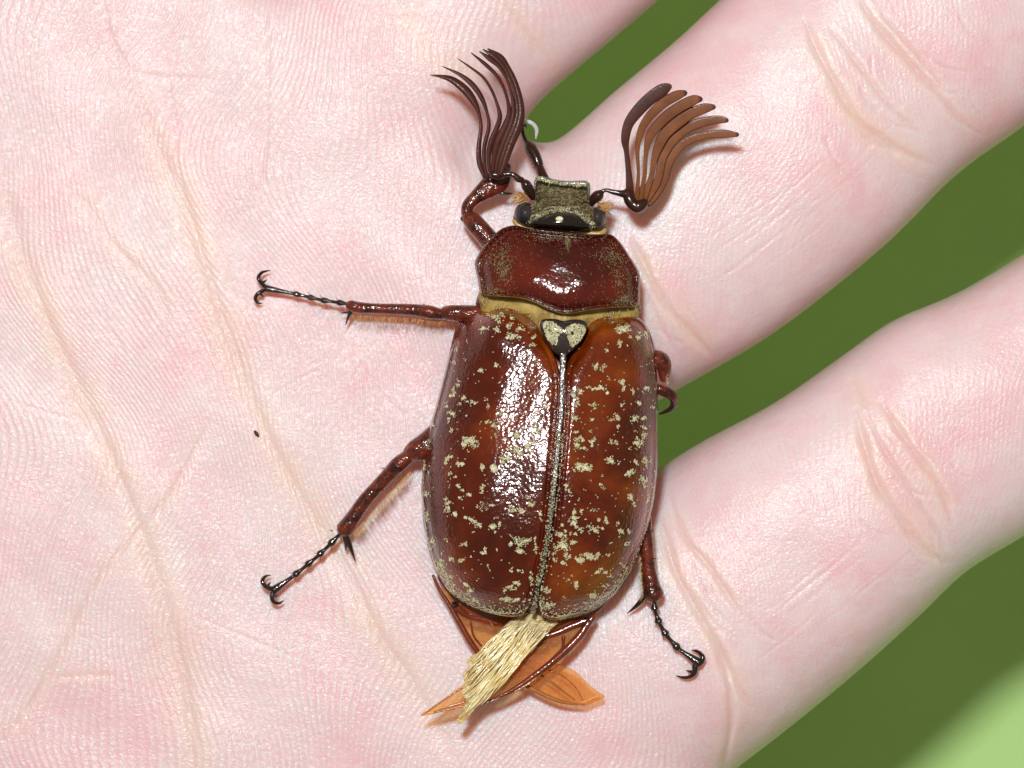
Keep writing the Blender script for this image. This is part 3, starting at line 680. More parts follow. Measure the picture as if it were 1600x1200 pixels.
# --- yellow membrane between pronotum and wing covers
C = [(c[0] / 3.53 + 700, c[1] / 3.53 + 240) for c in [(185, 760), (400, 770), (650, 850), (900, 830), (1045, 820), (1052, 880), (1040, 935), (930, 940), (840, 960), (760, 1000), (640, 1040), (520, 1000), (430, 920), (350, 890), (200, 880), (178, 840)]]
V, F, Pf = dome(C, .08, .36, p=3, q=.6, n=90, rings=14, under=.2, zf=lambda x, y, r: .14 * np.exp(-((x - 875) / 70) ** 2) + .008 * np.sin(x * .25))
fr = make('neck_membrane', V, F, M['fringe'], beetle, True, ORG)
hb2 = MB()
for i in range(120):                            # fringe hairs lying back over it
    t = rnd.random(); x = 752 + 246 * t; y = 463 + 26 * math.sin(math.pi * t) ** 1.5 + 14 * t + rnd.uniform(-2, 10)
    z_ = .46 + .14 * math.exp(-((x - 875) / 70) ** 2)
    hb2.hair(W(x, y, z_), (rnd.uniform(-.5, .5), -1, rnd.uniform(-.1, .15)), rnd.uniform(.03, .07), .0016)
hb2.build('fringe_hairs', M['pale_hair'], fr, stuff=True)
# --- scutellum
C = [(c[0] / 8 + 830, c[1] / 8 + 470) for c in [(120, 250), (200, 225), (300, 225), (400, 250), (500, 235), (600, 235), (690, 270), (700, 340), (650, 470), (570, 570), (470, 660), (400, 690), (320, 670), (240, 590), (170, 480), (120, 370)]]
V, F, Ps = dome(C, .07, .78, p=2.6, q=.6, n=72, rings=16, under=.25)
scu = make('scutellum', V, F, M['scutellum'], beetle, True, ORG)
sf = grid_lookup(Ps[:1 + 16 * 72])
for lab, C in (('left', [(150, 300), (190, 262), (260, 265), (330, 305), (385, 350), (390, 400), (345, 430), (330, 480), (330, 530), (290, 555), (240, 520), (190, 440)]), ('right', [(425, 360), (480, 310), (560, 290), (640, 300), (672, 350), (655, 420), (600, 500), (530, 560), (490, 580), (480, 520), (450, 440)])):
    Q = closed_spline([(a / 8 + 830, b_ / 8 + 470) for a, b_ in C], 40)
    pp = RS.uniform(Q.min(0), Q.max(0), (900, 2)); pp = pp[inside(pp, Q)]
    if lab == 'right': pp = pp[np.hypot(pp[:, 0] - 894, pp[:, 1] - 521) > 2.6]
    flakes(pp, sf, L=(2.2, 3.4), wd=(1.4, 2.2), lift=.006).build('scale_patch', M['scale'], scu, stuff=True)

# --- thorax and abdomen under the wing covers
mb = MB()
Q = [(740, 500), (800, 480), (900, 478), (990, 500), (1018, 560), (1018, 700), (1000, 820), (960, 900), (905, 955), (830, 965), (760, 945), (700, 880), (675, 800), (680, 700), (705, 580)]
V, F, _ = dome(Q, .25, .30, p=3, q=.5, n=80, rings=14, under=.22); mb.add(V, F)
mb.build('underbody', M['abdomen'], beetle)
mb = MB(); V, F, _ = dome([(765, 375), (860, 370), (970, 385), (985, 440), (985, 500), (760, 495), (758, 430)], .15, .30, n=60, rings=10, under=.22); mb.add(V, F)
mb.build('thorax', M['leg'], beetle)
# reddish abdomen tip showing below the wing covers
V, F, _ = dome([(684, 895), (700, 930), (712, 958), (735, 975), (775, 985), (815, 985), (860, 985), (900, 985), (925, 965), (955, 930), (930, 900), (830, 880), (740, 880)], .08, .13, p=2.5, q=.6, n=70, rings=12, under=.1)
make('abdomen_tip', V, F, M['abdomen'], beetle, True, ORG)
mb = MB(); mb.ball(W(710, 943, .26), (.025, .018, .02)); mb.build('abdomen_bead', M['black'], beetle)
mb = MB(); mb.ball(W(917, 968, .28), (.03, .022, .022)); mb.build('abdomen_bead', M['black'], beetle)

# --- hind wings
def sheet(outline, z_of, n=60, rings=14, thick=.006, wave=None):
    O = closed_spline(outline, n); c = O.mean(0); pts = [c]; 
    for i in range(1, rings + 1): pts += list(c + (O - c) * (i / rings))
    P = np.array(pts); z = z_of(P[:, 0], P[:, 1])
    if wave is not None: z = z + wave(P[:, 0], P[:, 1])
    F = [(0, 1 + j, 1 + (j + 1) % n) for j in range(n)]
    for i in range(rings - 1):
        a = 1 + i * n; b_ = a + n
        F += [(a + j, b_ + j, b_ + (j + 1) % n, a + (j + 1) % n) for j in range(n)]
    return WA(np.column_stack([P, z])), F
def zw(z1, z2, y1=960, y2=1110):
    return lambda x, y: z1 + (z2 - z1) * np.clip((y - y1) / (y2 - y1), -.5, 1.2)
def k1(L): return [(x / 4.615 + 640, y / 4.615 + 880) for x, y in L]
# wing whose tip points down to the right (lies underneath)
w1 = k1([(215, 180), (290, 300), (370, 450), (460, 600), (560, 720), (700, 820), (850, 900), (1000, 975), (1150, 1015), (1270, 1025), (1345, 995), (1400, 972), (1412, 963), (1395, 948), (1300, 880), (1180, 770), (1030, 720), (880, 600), (700, 420), (600, 340), (450, 250)])
V, F = sheet(w1, zw(.16, .20), n=160)
wgA = make('hind_wing', V, F, M['membrane'], beetle, True, ORG); md = wgA.modifiers.new('thickness', 'SOLIDIFY'); md.thickness = .006
wgA['label'] = 'amber hind wing with its tip pointing down to the right'
def vein(par, pts, wd, mat='vein', flat=.8, z1=.16, z2=.20, dz_=.01):
    P = k1(pts); zf_ = zw(z1, z2); mb = MB()
    mb.sweep([(x, y, float(zf_(x, y)) + dz_) for x, y in P], [v / 4.615 for v in wd] if np.ndim(wd) else wd / 4.615, flat=flat, n=40, seg=10)
    return mb.build('vein', M[mat], par)
vein(wgA, [(170, 90), (215, 190), (285, 300), (370, 450), (460, 600), (560, 720), (700, 815)], [22, 26, 34, 44, 44, 36, 30])
vein(wgA, [(700, 815), (850, 890), (1000, 965), (1120, 1005), (1265, 1022)], [28, 30, 34, 26, 8], 'thin_vein')
vein(wgA, [(330, 310), (420, 380), (530, 405), (640, 440)], [70, 40, 26, 20])
vein(wgA, [(440, 420), (460, 520), (520, 600)], [14, 16, 14])
vein(wgA, [(560, 380), (640, 520), (760, 660), (900, 770), (1050, 880), (1190, 985)], [18, 18, 18, 18, 16, 10], 'thin_vein')
vein(wgA, [(900, 790), (1020, 850), (1120, 930)], [10, 12, 8], 'thin_vein')
vein(wgA, [(1000, 770), (1100, 810), (1200, 900), (1250, 990)], [8, 10, 8, 6], 'thin_vein')
# wing whose tip points down to the left (on top)
w2 = k1([(1290, 420), (1240, 500), (1170, 590), (1060, 690), (930, 800), (780, 900), (620, 980), (480, 1020), (300, 1060), (80, 1100), (200, 1010), (380, 880), (560, 740), (700, 620), (850, 500), (980, 440), (1100, 410)])
V, F = sheet(w2, zw(.26, .31), n=160)
wgB = make('hind_wing', V, F, M['membrane'], beetle, True, ORG); md = wgB.modifiers.new('thickness', 'SOLIDIFY'); md.thickness = .006
wgB['label'] = 'amber hind wing with its tip pointing down to the left'
Z2 = dict(z1=.26, z2=.31, dz_=.012)
vein(wgB, [(1330, 380), (1290, 430), (1230, 520), (1130, 625), (1020, 720), (900, 810), (760, 905), (640, 965), (540, 1003)], [40, 50, 58, 60, 50, 44, 34, 22, 8], **Z2)
vein(wgB, [(1290, 410), (1180, 450), (1080, 495), (960, 540), (900, 590)], [60, 56, 50, 40, 20], **Z2)
vein(wgB, [(1110, 530), (1100, 610), (1020, 700)], [30, 18, 20], **Z2)
vein(wgB, [(980, 560), (870, 640), (800, 700), (700, 800)], [20, 16, 14, 10], **Z2)
vein(wgB, [(960, 790), (840, 880), (700, 950), (540, 1010), (400, 1030), (170, 1080)], [14, 16, 14, 14, 12, 6], 'thin_vein', **Z2)
vein(wgB, [(380, 900), (240, 990), (90, 1100)], [10, 14, 6], 'thin_vein', **Z2)
vein(wgB, [(400, 1000), (300, 1030), (180, 1070)], [12, 16, 8], 'thin_vein', **Z2)
# the crumpled golden fold across both
gf = k1([(770, 385), (880, 350), (960, 390), (1070, 428), (1000, 480), (960, 540), (880, 590), (840, 640), (750, 700), (700, 800), (650, 840), (600, 910), (575, 960), (520, 1010), (480, 1040), (430, 1100), (370, 1160), (340, 1130), (385, 1080), (385, 1040), (410, 1000), (370, 925), (400, 880), (385, 800), (425, 750), (415, 695), (500, 640), (560, 570), (620, 540), (660, 480)])
d_ = np.array([.62, -.78])                       # across the folds, px space
def wv2(x, y):
    s_ = (x * .66 + y * .75)
    from mathutils import noise as mn
    q = np.array([mn.noise(Vector((a * .11, b_ * .035, 0))) + .5 * mn.noise(Vector((a * .3, b_ * .07, 3))) for a, b_ in zip(s_, x - y)])
    return .010 * np.sin(s_ * .8 + 2 * np.sin((x - y) * .02) + 3 * q) + .006 * np.sin(s_ * 1.6 + 1 + np.sin((x - y) * .05)) + .024 * q
V, F = sheet(gf, zw(.38, .42), n=190, rings=40, wave=wv2)
gw = make('wing_fold', V, F, M['golden'], beetle, True, ORG); md = gw.modifiers.new('thickness', 'SOLIDIFY'); md.thickness = .006
gw['label'] = 'pale golden crumpled wing membrane sticking out below the wing covers'

# glossy fibres and pleats running along the fold
for mt_, cnt, w_ in (('fibre', 46, 2.3), ('fibre_dark', 20, 1.6)):
    mb = MB(); ends = np.array([(430, 690), (400, 790), (385, 870), (372, 930), (395, 1020), (345, 1145), (400, 1110), (500, 1030), (575, 960)], float)
    for i in range(cnt):
        u = (i + rnd.random()) / cnt
        a = np.array([770 + 270 * u, 400 + 30 * u]); k_ = u * (len(ends) - 1); j = min(int(k_), len(ends) - 2); e_ = ends[j] * (1 - k_ + j) + ends[j + 1] * (k_ - j)
        e_ = e_ + np.array([rnd.uniform(-14, 22), rnd.uniform(-14, 10)]); t0 = rnd.uniform(0, .25); t1 = rnd.uniform(.75, 1.0); row = []
        for t in np.linspace(t0, t1, 8):
            p = a * (1 - t) + e_ * t + np.array([1, .8]) * 10 * math.sin(t * 9 + i) * .6 + rnd.uniform(-5, 5)
            p[1] += 22 * math.sin(math.pi * t) * (u - .3)
            q_ = k1([p])[0]; row.append((q_[0], q_[1], .40 + .04 * t + rnd.uniform(-.004, .010) + (.008 if mt_ == 'fibre' else 0)))
        mb.sweep(row, [w_ * .5, w_, w_ * rnd.uniform(.8, 1.7), w_, w_ * rnd.uniform(.7, 1.5), w_, w_ * .8, w_ * .3], flat=.8, n=22, seg=6)
    mb.build('fibres', M[mt_], gw, stuff=True)

# --- head
def kh(L): return [(x / 9.412 + 790, y / 9.412 + 260) for x, y in L]
HD = kh([(440, 200), (600, 190), (850, 220), (1050, 250), (1200, 260), (1235, 330), (1240, 480), (1260, 600), (1400, 640), (1480, 760), (1460, 960), (1250, 980), (900, 960), (600, 930), (300, 920), (130, 850), (120, 720), (200, 580), (400, 560), (430, 480), (420, 350)])
def hz(x, y, r): return .02 * np.sin(y * .5) * (1 - r) - .05 * np.exp(-((y - 285) / 10) ** 2) * (1 - r ** 4) + .05 * np.exp(-((x - 877) ** 2 / 30 ** 2 + (y - 342) ** 2 / 9 ** 2))
V, F, Ph = dome(HD, .17, .38, p=3, q=.55, n=140, rings=34, zf=hz, under=.18)
head = make('head', V, F, M['head'], beetle, True, ORG)
hf = grid_lookup(Ph[:1 + 34 * 140])
Oh = closed_spline(HD, 140)
vt = closed_spline(kh([(360, 830), (520, 740), (680, 680), (900, 670), (1050, 700), (1150, 790), (1270, 880), (1200, 930), (900, 940), (640, 920), (450, 890)]), 60)
pp = RS.uniform(Oh.min(0), Oh.max(0), (7000, 2)); pp = pp[inside(pp, Oh) & ~inside(pp, vt)]
pp = pp[(pp[:, 1] < 346 + (pp[:, 0] - 860) * .06) & (pp[:, 0] > 822) & (pp[:, 0] < 928)]
flakes(pp[:1500], hf, L=(2.5, 4.5), wd=(.6, 1.1), ang=math.radians(8), up=.12, lift=.005).build('olive_bristles', M['olive_scale'], head, stuff=True)
bx = vt[RS.randint(0, 34, 330)] + np.c_[RS.normal(0, 3, 330), -np.abs(RS.normal(0, 4, 330))]
flakes(bx, hf, L=(2.5, 4.5), wd=(.7, 1.3), ang=math.radians(60), up=.3, lift=.01).build('cream_bristles', M['scale'], head, stuff=True)
# raised front rim
mb = MB(); mb.sweep([(x, y, .56) for x, y in kh([(470, 170), (560, 185), (700, 225), (850, 245), (1000, 250), (1150, 255), (1200, 265)])], [6, 8, 8, 7, 8, 10, 9], flat=1.0, n=50, seg=10)
mb.sweep([(x, y, .55) for x, y in kh([(470, 170), (440, 230), (430, 330)])], [5, 4, 3], n=14, seg=8); mb.sweep([(x, y, .55) for x, y in kh([(1200, 265), (1225, 330), (1225, 430)])], [9, 5, 3], n=14, seg=8)
cl = mb.build('front_rim', M['rim'], head)
pr = np.array(kh([(500, 180), (600, 215), (700, 235), (850, 260), (1000, 275), (1120, 270)]))
pr = pr[RS.randint(0, 6, 160)] + np.c_[RS.uniform(-7, 7, 160), RS.normal(0, 1.6, 160)]
flakes(pr, lambda x, y: np.full(len(x), .585), L=(2, 3.2), wd=(1.2, 1.9), lift=.003).build('cream_scales', M['scale'], head, stuff=True)
# black polished hind part of the head with its pale dot
V, F, _ = dome(vt[::3], .10, .56, p=2.2, q=.6, n=60, rings=14, under=.1); vx = make('vertex', V, F, M['black'], head, True, ORG)
mb = MB(); mb.ball(W(874, 342, .665), (.030, .020, .010)); mb.build('pale_spot', M['scale'], head)
# eyes
def kb(x, y): return (x / 9.412 + 790, y / 9.412 + 260)
mb = MB(); c = kb(290, 700); mb.ball(W(*c, .42), (.085, .095, .14), 24, 16); mb.build('eye', M['eye'], head)
mb = MB(); c = kb(1345, 760); mb.ball(W(*c, .40), (.070, .090, .13), 24, 16); mb.build('eye', M['eye'], head)
# yellow neck ring
mb = MB(); mb.sweep([(*kb(x, y), .42) for x, y in [(125, 800), (220, 880), (420, 905), (700, 930), (1000, 960), (1250, 985), (1400, 985), (1460, 930)]], [7, 10, 8, 7, 8, 10, 11, 7], flat=1.3, n=50, seg=12); nk = mb.build('neck_ring', M['fringe'], beetle)
# tufts of orange hair by the antenna roots
for (x, y, sx) in ((270, 440, -1), (1400, 570, 1)):
    mb = MB()
    for i in range(90):
        p = kb(x + rnd.uniform(-70, 60), y + rnd.uniform(-50, 60)); mb.hair(W(*p, rnd.uniform(.38, .48)), (sx * rnd.uniform(.5, 1), rnd.uniform(-.9, .2), rnd.uniform(-.2, .4)), rnd.uniform(.06, .11), .0036)
    mb.build('orange_tuft', M['orange_hair'], head, stuff=True)
mb = MB()
for i in range(60):
    y = rnd.uniform(600, 960); mb.hair(W(*kb(1440 + rnd.uniform(-40, 30), y), rnd.uniform(.35, .45)), (1, rnd.uniform(-.4, .3), 0), rnd.uniform(.02, .045), .0014)
for i in range(120):
    q = Op[rnd.randrange(160)]; d = q - pc
    mb.hair(W(q[0], q[1], .41), (d[0], -d[1], rnd.uniform(-20, 20)), rnd.uniform(.015, .05), .0012)
mb.build('edge_hairs', M['pale_hair'], pron, stuff=True)

# --- antennae
def lam(parent, pts, wd, sx, ox, oy, z0, z1, mat, flat, twist=0.0):
    n = len(pts); P = [(ox + x / sx, oy + y / sx, z0 + (z1 - z0) * (i / (n - 1)) ** .8) for i, (x, y) in enumerate(pts)]
    mb = MB(); mb.sweep(P, [max(.8, v / sx) for v in wd], flat=flat, n=44, seg=20, twist=twist); o = mb.build('lamella', M[mat], parent)
    c = np.abs(np.cos(np.arange(20) * 2 * math.pi / 20)); k = len(o.data.vertices) // 20
    a = o.data.attributes.new('rim', 'FLOAT', 'POINT'); v = np.tile(np.clip((c - .80) / .14, 0, 1), k); v[:40] = 1; v[-60:] = 1
    a.data.foreach_set('value', v.astype(np.float32)); return o
# right
MB.k = 1.0
mb = MB()
mb.sweep([(*kb(1260, 560), .44), (*kb(1300, 480), .47), (*kb(1370, 420), .50), (*kb(1420, 370), .50)], [8, 15, 17, 8], n=24)
mb.sweep([(900 + x / 5, 110 + y / 5, .50) for x, y in [(200, 950), (235, 935), (290, 950), (345, 960), (390, 965)]], [7, 6, 8, 10, 15], n=24)
mb.sweep([(900 + x / 5, 110 + y / 5, .50) for x, y in [(400, 940), (415, 1000), (450, 1050), (490, 1065), (540, 1030)]], [12, 18, 18, 20, 14], n=24)
antR = mb.build('antenna', M['stalk'], beetle); antR['label'] = 'right antenna with six broad lighter brown plates fanned out flat'
MB.k = 1.32
R_ = [([(425, 980), (420, 920), (412, 800), (395, 640), (385, 540), (410, 420), (480, 320), (580, 220), (680, 150), (730, 125)], [48, 46, 36, 30, 50, 60, 72, 76, 74, 40], 'antenna_d', .62),
      ([(470, 1010), (480, 940), (487, 800), (480, 640), (490, 540), (520, 440), (590, 340), (690, 250), (790, 195), (855, 175)], [34, 26, 20, 25, 35, 45, 55, 60, 58, 32], 'antenna_r', .66),
      ([(500, 1020), (515, 930), (538, 810), (547, 650), (567, 540), (622, 450), (720, 350), (820, 280), (920, 232), (975, 225)], [40, 30, 24, 26, 45, 58, 64, 66, 60, 32], 'antenna_r', .64),
      ([(520, 1020), (550, 940), (592, 820), (612, 700), (642, 600), (700, 490), (800, 400), (900, 335), (1010, 295), (1078, 285)], [50, 42, 32, 38, 56, 68, 74, 66, 58, 30], 'antenna_r', .60),
      ([(540, 1010), (590, 940), (642, 850), (672, 700), (722, 590), (792, 510), (882, 445), (1000, 402), (1110, 385), (1180, 390)], [60, 54, 48, 50, 58, 60, 60, 54, 50, 28], 'antenna_r', .54),
      ([(550, 1020), (620, 950), (682, 850), (717, 750), (762, 660), (832, 580), (920, 532), (1040, 502), (1150, 495), (1262, 502)], [80, 70, 60, 50, 48, 48, 48, 44, 50, 26], 'antenna_r', .50)]
for i, (p, wd, mt, z1) in enumerate(R_): lam(antR, p, wd, 5, 900, 110, .50 - i * .012, z1, mt, .09, 0.06)
# left
MB.k = 1.08
mb = MB()
mb.sweep([(*kb(400, 470), .44), (*kb(360, 380), .47), (*kb(300, 270), .50), (*kb(250, 215), .50)], [8, 14, 15, 8], n=24)
mb.sweep([(*kb(250, 200), .50), (*kb(190, 185), .51), (*kb(130, 130), .52), (*kb(60, 110), .52), (*kb(-30, 120), .52)], [8, 10, 8, 8, 8], n=24)
mb.sweep([(770, 272, .5), (780, 274, .5), (793, 266, .5)], [12, 12, 9], n=12)
antL = mb.build('antenna', M['stalk'], beetle); antL['label'] = 'left antenna with seven dark narrow plates seen edge on'
L_ = [([(540, 1000), (505, 900), (500, 780), (515, 640), (500, 540), (460, 450), (400, 370), (310, 300), (230, 275), (150, 265)], [25, 38, 34, 25, 26, 50, 60, 48, 26, 6]),
      ([(560, 1000), (540, 900), (540, 780), (572, 640), (560, 540), (520, 430), (450, 330), (360, 260), (240, 203)], [20, 26, 30, 26, 22, 34, 38, 26, 6]),
      ([(585, 1000), (570, 880), (585, 760), (632, 640), (652, 560), (630, 470), (590, 370), (530, 280), (440, 210), (350, 148)], [20, 30, 40, 36, 32, 22, 20, 20, 16, 6]),
      ([(600, 1000), (610, 880), (640, 750), (692, 640), (720, 550), (710, 460), (680, 360), (630, 270), (550, 190), (445, 105)], [20, 42, 60, 56, 40, 24, 22, 24, 28, 8]),
      ([(620, 990), (640, 880), (680, 760), (730, 640), (752, 540), (742, 430), (708, 310), (650, 210), (575, 145), (505, 95)], [20, 44, 56, 56, 40, 24, 20, 26, 34, 8]),
      ([(640, 990), (670, 880), (710, 760), (760, 640), (782, 540), (768, 420), (730, 300), (676, 200), (610, 130), (530, 80)], [22, 46, 56, 56, 40, 26, 22, 30, 38, 8]),
      ([(660, 980), (695, 870), (735, 760), (785, 640), (806, 540), (795, 430), (755, 300), (700, 200), (650, 135), (565, 75)], [30, 46, 50, 56, 46, 40, 36, 40, 48, 10])]
for i, (p, wd) in enumerate(L_):
    q = [(ox_, oy_) for ox_, oy_ in p]
    n_ = len(q); P = [(640 + x / 4.617, 60 + y / 4.617, .50 + .015 * (i - 3) + (.62 - .04 * abs(i - 3) - .50) * (k / (n_ - 1))) for k, (x, y) in enumerate(q)]
    mb = MB(); mb.sweep(P, [max(.8, v / 4.617) for v in wd], flat=[.5] * n_, n=44, seg=14, twist=.25); mb.build('lamella', M['antenna_d'], antL)

# --- legs
MB.k = 1.25
def hook(name, pts, wd, mat, par):
    mb = MB(); mb.sweep(pts, wd, n=22, seg=8); return mb.build(name, M[mat], par)
def hairs_along(par, a, b_, side, count, L, z, mat, spread=.3, name='leg_hairs'):
    mb = MB()
    for i in range(count):
        t = rnd.random(); p = np.array(a) * (1 - t) + np.array(b_) * t
        d = np.array([side[0] + rnd.uniform(-spread, spread), side[1] + rnd.uniform(-spread, spread), rnd.uniform(-.4, .2)])
        mb.hair(W(p[0] + side[0] * 3, p[1] - side[1] * 3, z + rnd.uniform(-.03, .02)), d, rnd.uniform(*L), .0016)
    return mb.build(name, M[mat], par, stuff=True)
def tarsus(par, pts, z, w0=4.5, w1=8.5):
    w0 *= 1.15; w1 *= 1.08
    """pts: joint positions px; each segment flares toward its far end"""
    for i in range(len(pts) - 1):
        a = np.array(pts[i], float); b_ = np.array(pts[i + 1], float); last = i == len(pts) - 2
        za = z[i]; zb = z[i + 1]; d = (b_ - a); L_ = np.linalg.norm(d); u = d / L_
        mb = MB()
        if last: mb.sweep([(*a, za), (*(a + d * .3), za + (zb - za) * .3), (*(a + d * .7), za + (zb - za) * .7), (*b_, zb)], [w0, w0 * 1.1, w1 * .95, w1 * 1.15], n=16, seg=10)
        else: mb.sweep([(*a, za), (*(a + d * .45), (za + zb) / 2), (*(a + d * .85), zb), (*(b_ + d * .04), zb)], [w0, w0 * .95, w1, w0 * 1.1], n=16, seg=10)
        if not last:
            for s_ in (-1, 1, 1):
                nrm = np.array([-u[1], u[0]]) * s_
                p = b_ - u * 1.5 + nrm * w1 * .3; dd = nrm * .8 + u * .8
                mb.hair(W(*p, zb), (dd[0], -dd[1], -.2), rnd.uniform(.03, .05), .0028)
        mb.build('tarsal_segment', M['tarsus'], par)

def kA(x, y): return (380 + x / 4.2105, 400 + y / 4.2105)
# left middle leg (points to the left)
mb = MB()
mb.sweep([(770, 492, .30), (740, 490, .30), (705, 489, .28), (693, 489, .27)], [22, 21, 20, 16], n=20)
mb.sweep([(*kA(1310, 385), .27), (*kA(1230, 370), .27), (*kA(1120, 355), .25), (*kA(1000, 350), .23), (*kA(850, 345), .21), (*kA(760, 340), .19), (*kA(700, 325), .18)], [12, 17, 15, 14, 13, 15, 14], n=40)
for x in (1200, 1060, 905, 740): mb.hair(W(*kA(x, 325), .25), (-.8, .5, .2), .03, .005)
leg = mb.build('leg', M['leg'], beetle); leg['label'] = 'left middle leg stretched straight out to the left'
hairs_along(leg, kA(720, 375), kA(1350, 410), (-.3, -1), 170, (.04, .10), .20, 'orange_hair')
tarsus(leg, [kA(715, 318), kA(620, 305), kA(515, 290), kA(430, 270), kA(335, 248), kA(150, 213)], [.17, .15, .13, .11, .10, .09], 4, 7.5)
hook('claw', [(*kA(140, 200), .09), (*kA(110, 165), .10), (*kA(100, 140), .10), (*kA(125, 108), .08), (*kA(178, 94), .04)], [6, 5.5, 5, 4, 1], 'tarsus', leg)
hook('claw', [(*kA(130, 230), .09), (*kA(95, 250), .10), (*kA(80, 280), .09), (*kA(95, 308), .06), (*kA(125, 312), .03)], [6, 5.5, 5, 4, 1], 'tarsus', leg)
hook('claw_tooth', [(*kA(115, 175), .09), (*kA(140, 168), .08), (*kA(155, 155), .07)], [4, 3, 1], 'tarsus', leg)
hook('claw_tooth', [(*kA(100, 245), .09), (*kA(120, 255), .08), (*kA(132, 268), .07)], [4, 3, 1], 'tarsus', leg)
hook('spur', [(*kA(705, 350), .16), (*kA(690, 368), .13), (*kA(645, 376), .10)], [5, 4, 1], 'tarsus', leg)
hook('spur', [(*kA(705, 370), .16), (*kA(690, 405), .13), (*kA(673, 455), .08)], [6, 4, 1], 'tarsus', leg)
# left hind leg
def kB(x, y): return (390 + x / 4, 660 + y / 4)
mb = MB()
mb.sweep([(*kB(1200, 60), .26), (*kB(1110, 135), .27), (*kB(1040, 175), .27), (*kB(1000, 195), .26)], [32, 31, 28, 22], n=20)
mb.sweep([(*kB(1010, 200), .26), (*kB(930, 262), .25), (*kB(870, 325), .23), (*kB(790, 410), .21), (*kB(720, 490), .19), (*kB(650, 590), .17), (*kB(590, 675), .15)], [17, 20, 18, 17, 18, 19, 22], n=44)
for i in range(26):
    t = rnd.random(); p = kB(1000 - 400 * t + rnd.uniform(-20, 20), 210 + 450 * t + rnd.uniform(-20, 20)); mb.ball(W(*p, .29 - .09 * t), (.010, .010, .010), 6, 4)
for (x, y) in ((845, 290), (830, 330), (700, 480), (520, 680), (690, 490)): mb.hair(W(*kB(x, y), .2), (-1, .3, .1), .035, .006)
leg = mb.build('leg', M['leg'], beetle); leg['label'] = 'left hind leg angled down to the left'
hairs_along(leg, kB(640, 680), kB(1000, 290), (.35, -1), 230, (.05, .12), .17, 'orange_hair')
tarsus(leg, [kB(580, 680), kB(500, 765), kB(430, 832), kB(355, 895), kB(278, 957), kB(150, 1050)], [.15, .13, .12, .10, .09, .08], 4.5, 9)
hook('claw', [(*kB(130, 1040), .09), (*kB(95, 1020), .10), (*kB(80, 990), .10), (*kB(100, 962), .07), (*kB(132, 955), .03)], [7, 6, 5.5, 4, 1], 'tarsus', leg)
hook('claw', [(*kB(145, 1065), .08), (*kB(140, 1100), .09), (*kB(155, 1125), .08), (*kB(185, 1130), .06), (*kB(213, 1113), .03)], [7, 6, 5, 4, 1], 'tarsus', leg)
hook('claw_tooth', [(*kB(105, 1030), .09), (*kB(120, 1012), .08), (*kB(132, 998), .07)], [4, 3, 1], 'tarsus', leg)
hook('claw_tooth', [(*kB(150, 1085), .08), (*kB(165, 1085), .08), (*kB(178, 1078), .07)], [4, 3, 1], 'tarsus', leg)
hook('spur', [(*kB(590, 700), .14), (*kB(603, 750), .11), (*kB(600, 800), .07)], [8, 6, 1.5], 'tarsus', leg)
hook('spur', [(*kB(600, 700), .14), (*kB(630, 780), .11), (*kB(662, 870), .05)], [8, 6, 1], 'tarsus', leg)
# right hind leg
def kC(x, y): return (960 + x / 4, 780 + y / 4)
mb = MB()
mb.sweep([(985, 770, .20), (1000, 800, .20), (*kC(200, 110), .20)], [20, 18, 14], n=14)
mb.sweep([(*kC(200, 60), .20), (*kC(195, 200), .20), (*kC(200, 300), .19), (*kC(210, 420), .18), (*kC(225, 520), .17), (*kC(245, 600), .16)], [10, 17, 19, 19, 22, 27], n=40)
for (x, y) in ((225, 190), (240, 365), (290, 610), (225, 200)): mb.hair(W(*kC(x, y), .2), (1, -.3, .1), .03, .007)
for i in range(18):
    t = rnd.random(); p = kC(200 + 35 * t + rnd.uniform(-25, 25), 150 + 420 * t); mb.ball(W(*p, .25 - .05 * t), (.010, .010, .010), 6, 4)
leg = mb.build('leg', M['leg'], beetle); leg['label'] = 'right hind leg trailing down with its claws on the palm'
hairs_along(leg, kC(175, 240), kC(190, 600), (-.7, -.8), 120, (.04, .08), .2, 'pale_hair')
tarsus(leg, [kC(248, 605), kC(252, 695), kC(280, 775), kC(325, 852), kC(400, 935), kC(530, 1025)], [.15, .13, .12, .10, .09, .10], 5, 10)
hook('claw', [(*kC(540, 1020), .10), (*kC(552, 990), .11), (*kC(535, 962), .09), (*kC(510, 948), .07), (*kC(482, 944), .04)], [8, 7, 5, 4, 1], 'tarsus', leg)
hook('claw', [(*kC(505, 1040), .09), (*kC(500, 1085), .09), (*kC(470, 1110), .08), (*kC(430, 1115), .06), (*kC(386, 1103), .03)], [9, 7, 5, 4, 1], 'tarsus', leg)
hook('claw_tooth', [(*kC(500, 1080), .09), (*kC(475, 1078), .08), (*kC(448, 1070), .07)], [5, 4, 1], 'tarsus', leg)
hook('spur', [(*kC(190, 600), .15), (*kC(150, 655), .12), (*kC(80, 715), .06)], [7, 6, 1], 'tarsus', leg)
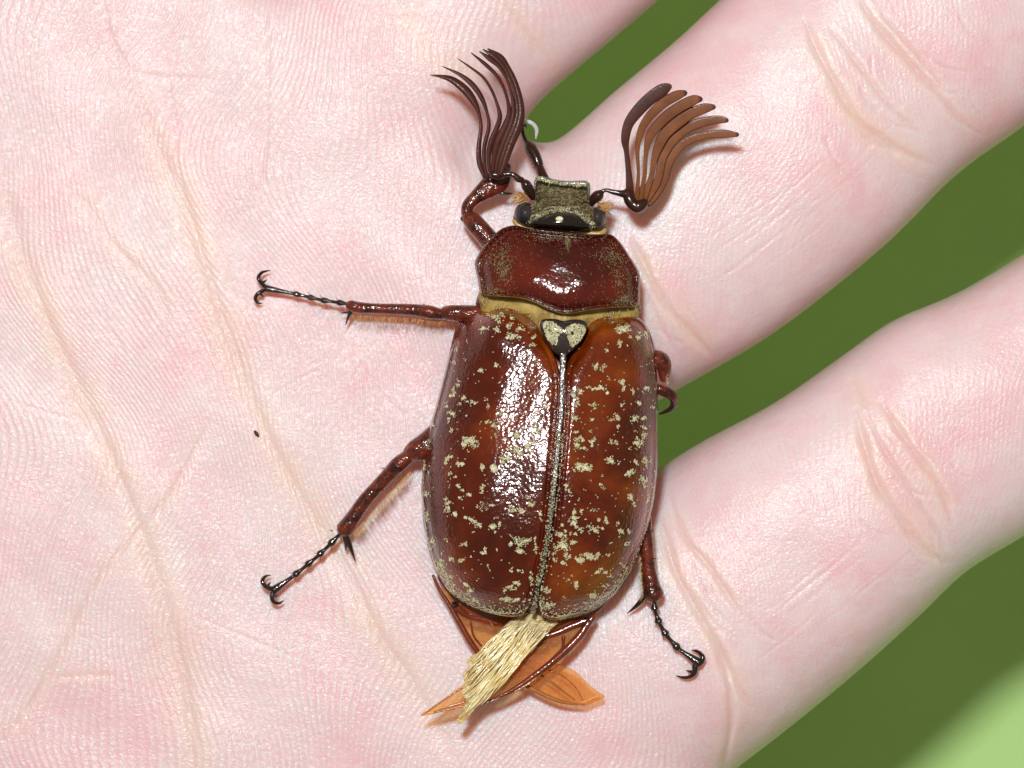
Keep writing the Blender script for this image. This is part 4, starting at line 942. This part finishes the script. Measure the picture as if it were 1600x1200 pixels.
# right middle leg, mostly hidden
mb = MB()
mb.sweep([(1000, 560, .22), (1028, 562, .22), (1037, 572, .21), (1038, 592, .18)], [24, 24, 20, 12], n=20)
mb.sweep([(1020, 606, .12), (1036, 610, .12), (1050, 618, .10), (1054, 628, .05)], [14, 14, 13, 10], n=20)
leg = mb.build('leg', M['leg'], beetle); leg['label'] = 'right middle leg peeping out beside the wing cover'
hairs_along(leg, (1034, 558), (1038, 600), (1, .0), 120, (.02, .05), .22, 'pale_hair', .7)
hook('claw', [(1054, 628, .04), (1050, 637, .0), (1040, 643, -.04), (1030, 647, -.08)], [11, 8, 5, 2], 'tarsus', leg)
# left front leg
def kD(x, y): return (700 + x / 5.217, 170 + y / 5.217)
mb = MB()
mb.sweep([(*kD(420, 1180), .34), (*kD(310, 1040), .33), (*kD(220, 940), .31), (*kD(160, 870), .29)], [26, 25, 24, 19], n=24)
mb.sweep([(*kD(150, 860), .29), (*kD(165, 790), .29), (*kD(230, 720), .28), (*kD(310, 660), .27), (*kD(390, 600), .26), (*kD(440, 540), .25), (*kD(480, 470), .24)], [14, 16, 18, 25, 30, 26, 12], flat=[1, .9, .8, .6, .5, .5, .5], n=44)
leg = mb.build('leg', M['leg'], beetle); leg['label'] = 'left front leg bent at the knee beside the head'
hook('spine', [(*kD(420, 685), .26), (*kD(470, 690), .26), (*kD(535, 692), .25)], [4.5, 4, 1], 'tarsus', leg)
hook('spine', [(*kD(130, 905), .30), (*kD(115, 895), .30), (*kD(112, 880), .30)], [6, 5, 2], 'tarsus', leg)
# right front leg, folded under the head, reaching over the gap
mb = MB()
mb.sweep([(870, 310, .30), (856, 290, .27), (847, 272, .24), (842, 258, .21)], [14, 13, 12, 10], n=20)
mb.sweep([(843, 262, .21), (838, 248, .20), (829, 232, .17), (823, 222, .15)], [11, 14, 15, 8], n=24)
leg = mb.build('leg', M['stalk'], beetle); leg['label'] = 'front leg reaching forward from under the head'
hairs_along(leg, (828, 228), (848, 270), (1, .2), 60, (.02, .045), .2, 'pale_hair', .6)
hairs_along(leg, (826, 228), (846, 272), (-1, .2), 60, (.02, .05), .2, 'dark_hair', .5)
hook('tarsal_segment', [(824, 224, .15), (818, 212, .16), (816, 200, .17), (818, 193, .18)], [5, 5, 5, 5], 'tarsus', leg)
hook('claw', [(*kD(610, 112), .19), (*kD(645, 103), .19), (*kD(690, 122), .18), (*kD(722, 170), .14), (*kD(715, 243), .08)], [5, 5, 5.5, 5, 2], 'silver', leg)
hook('claw_tooth', [(*kD(612, 118), .18), (*kD(628, 130), .17), (*kD(642, 160), .15)], [5, 4, 1], 'tarsus', leg)
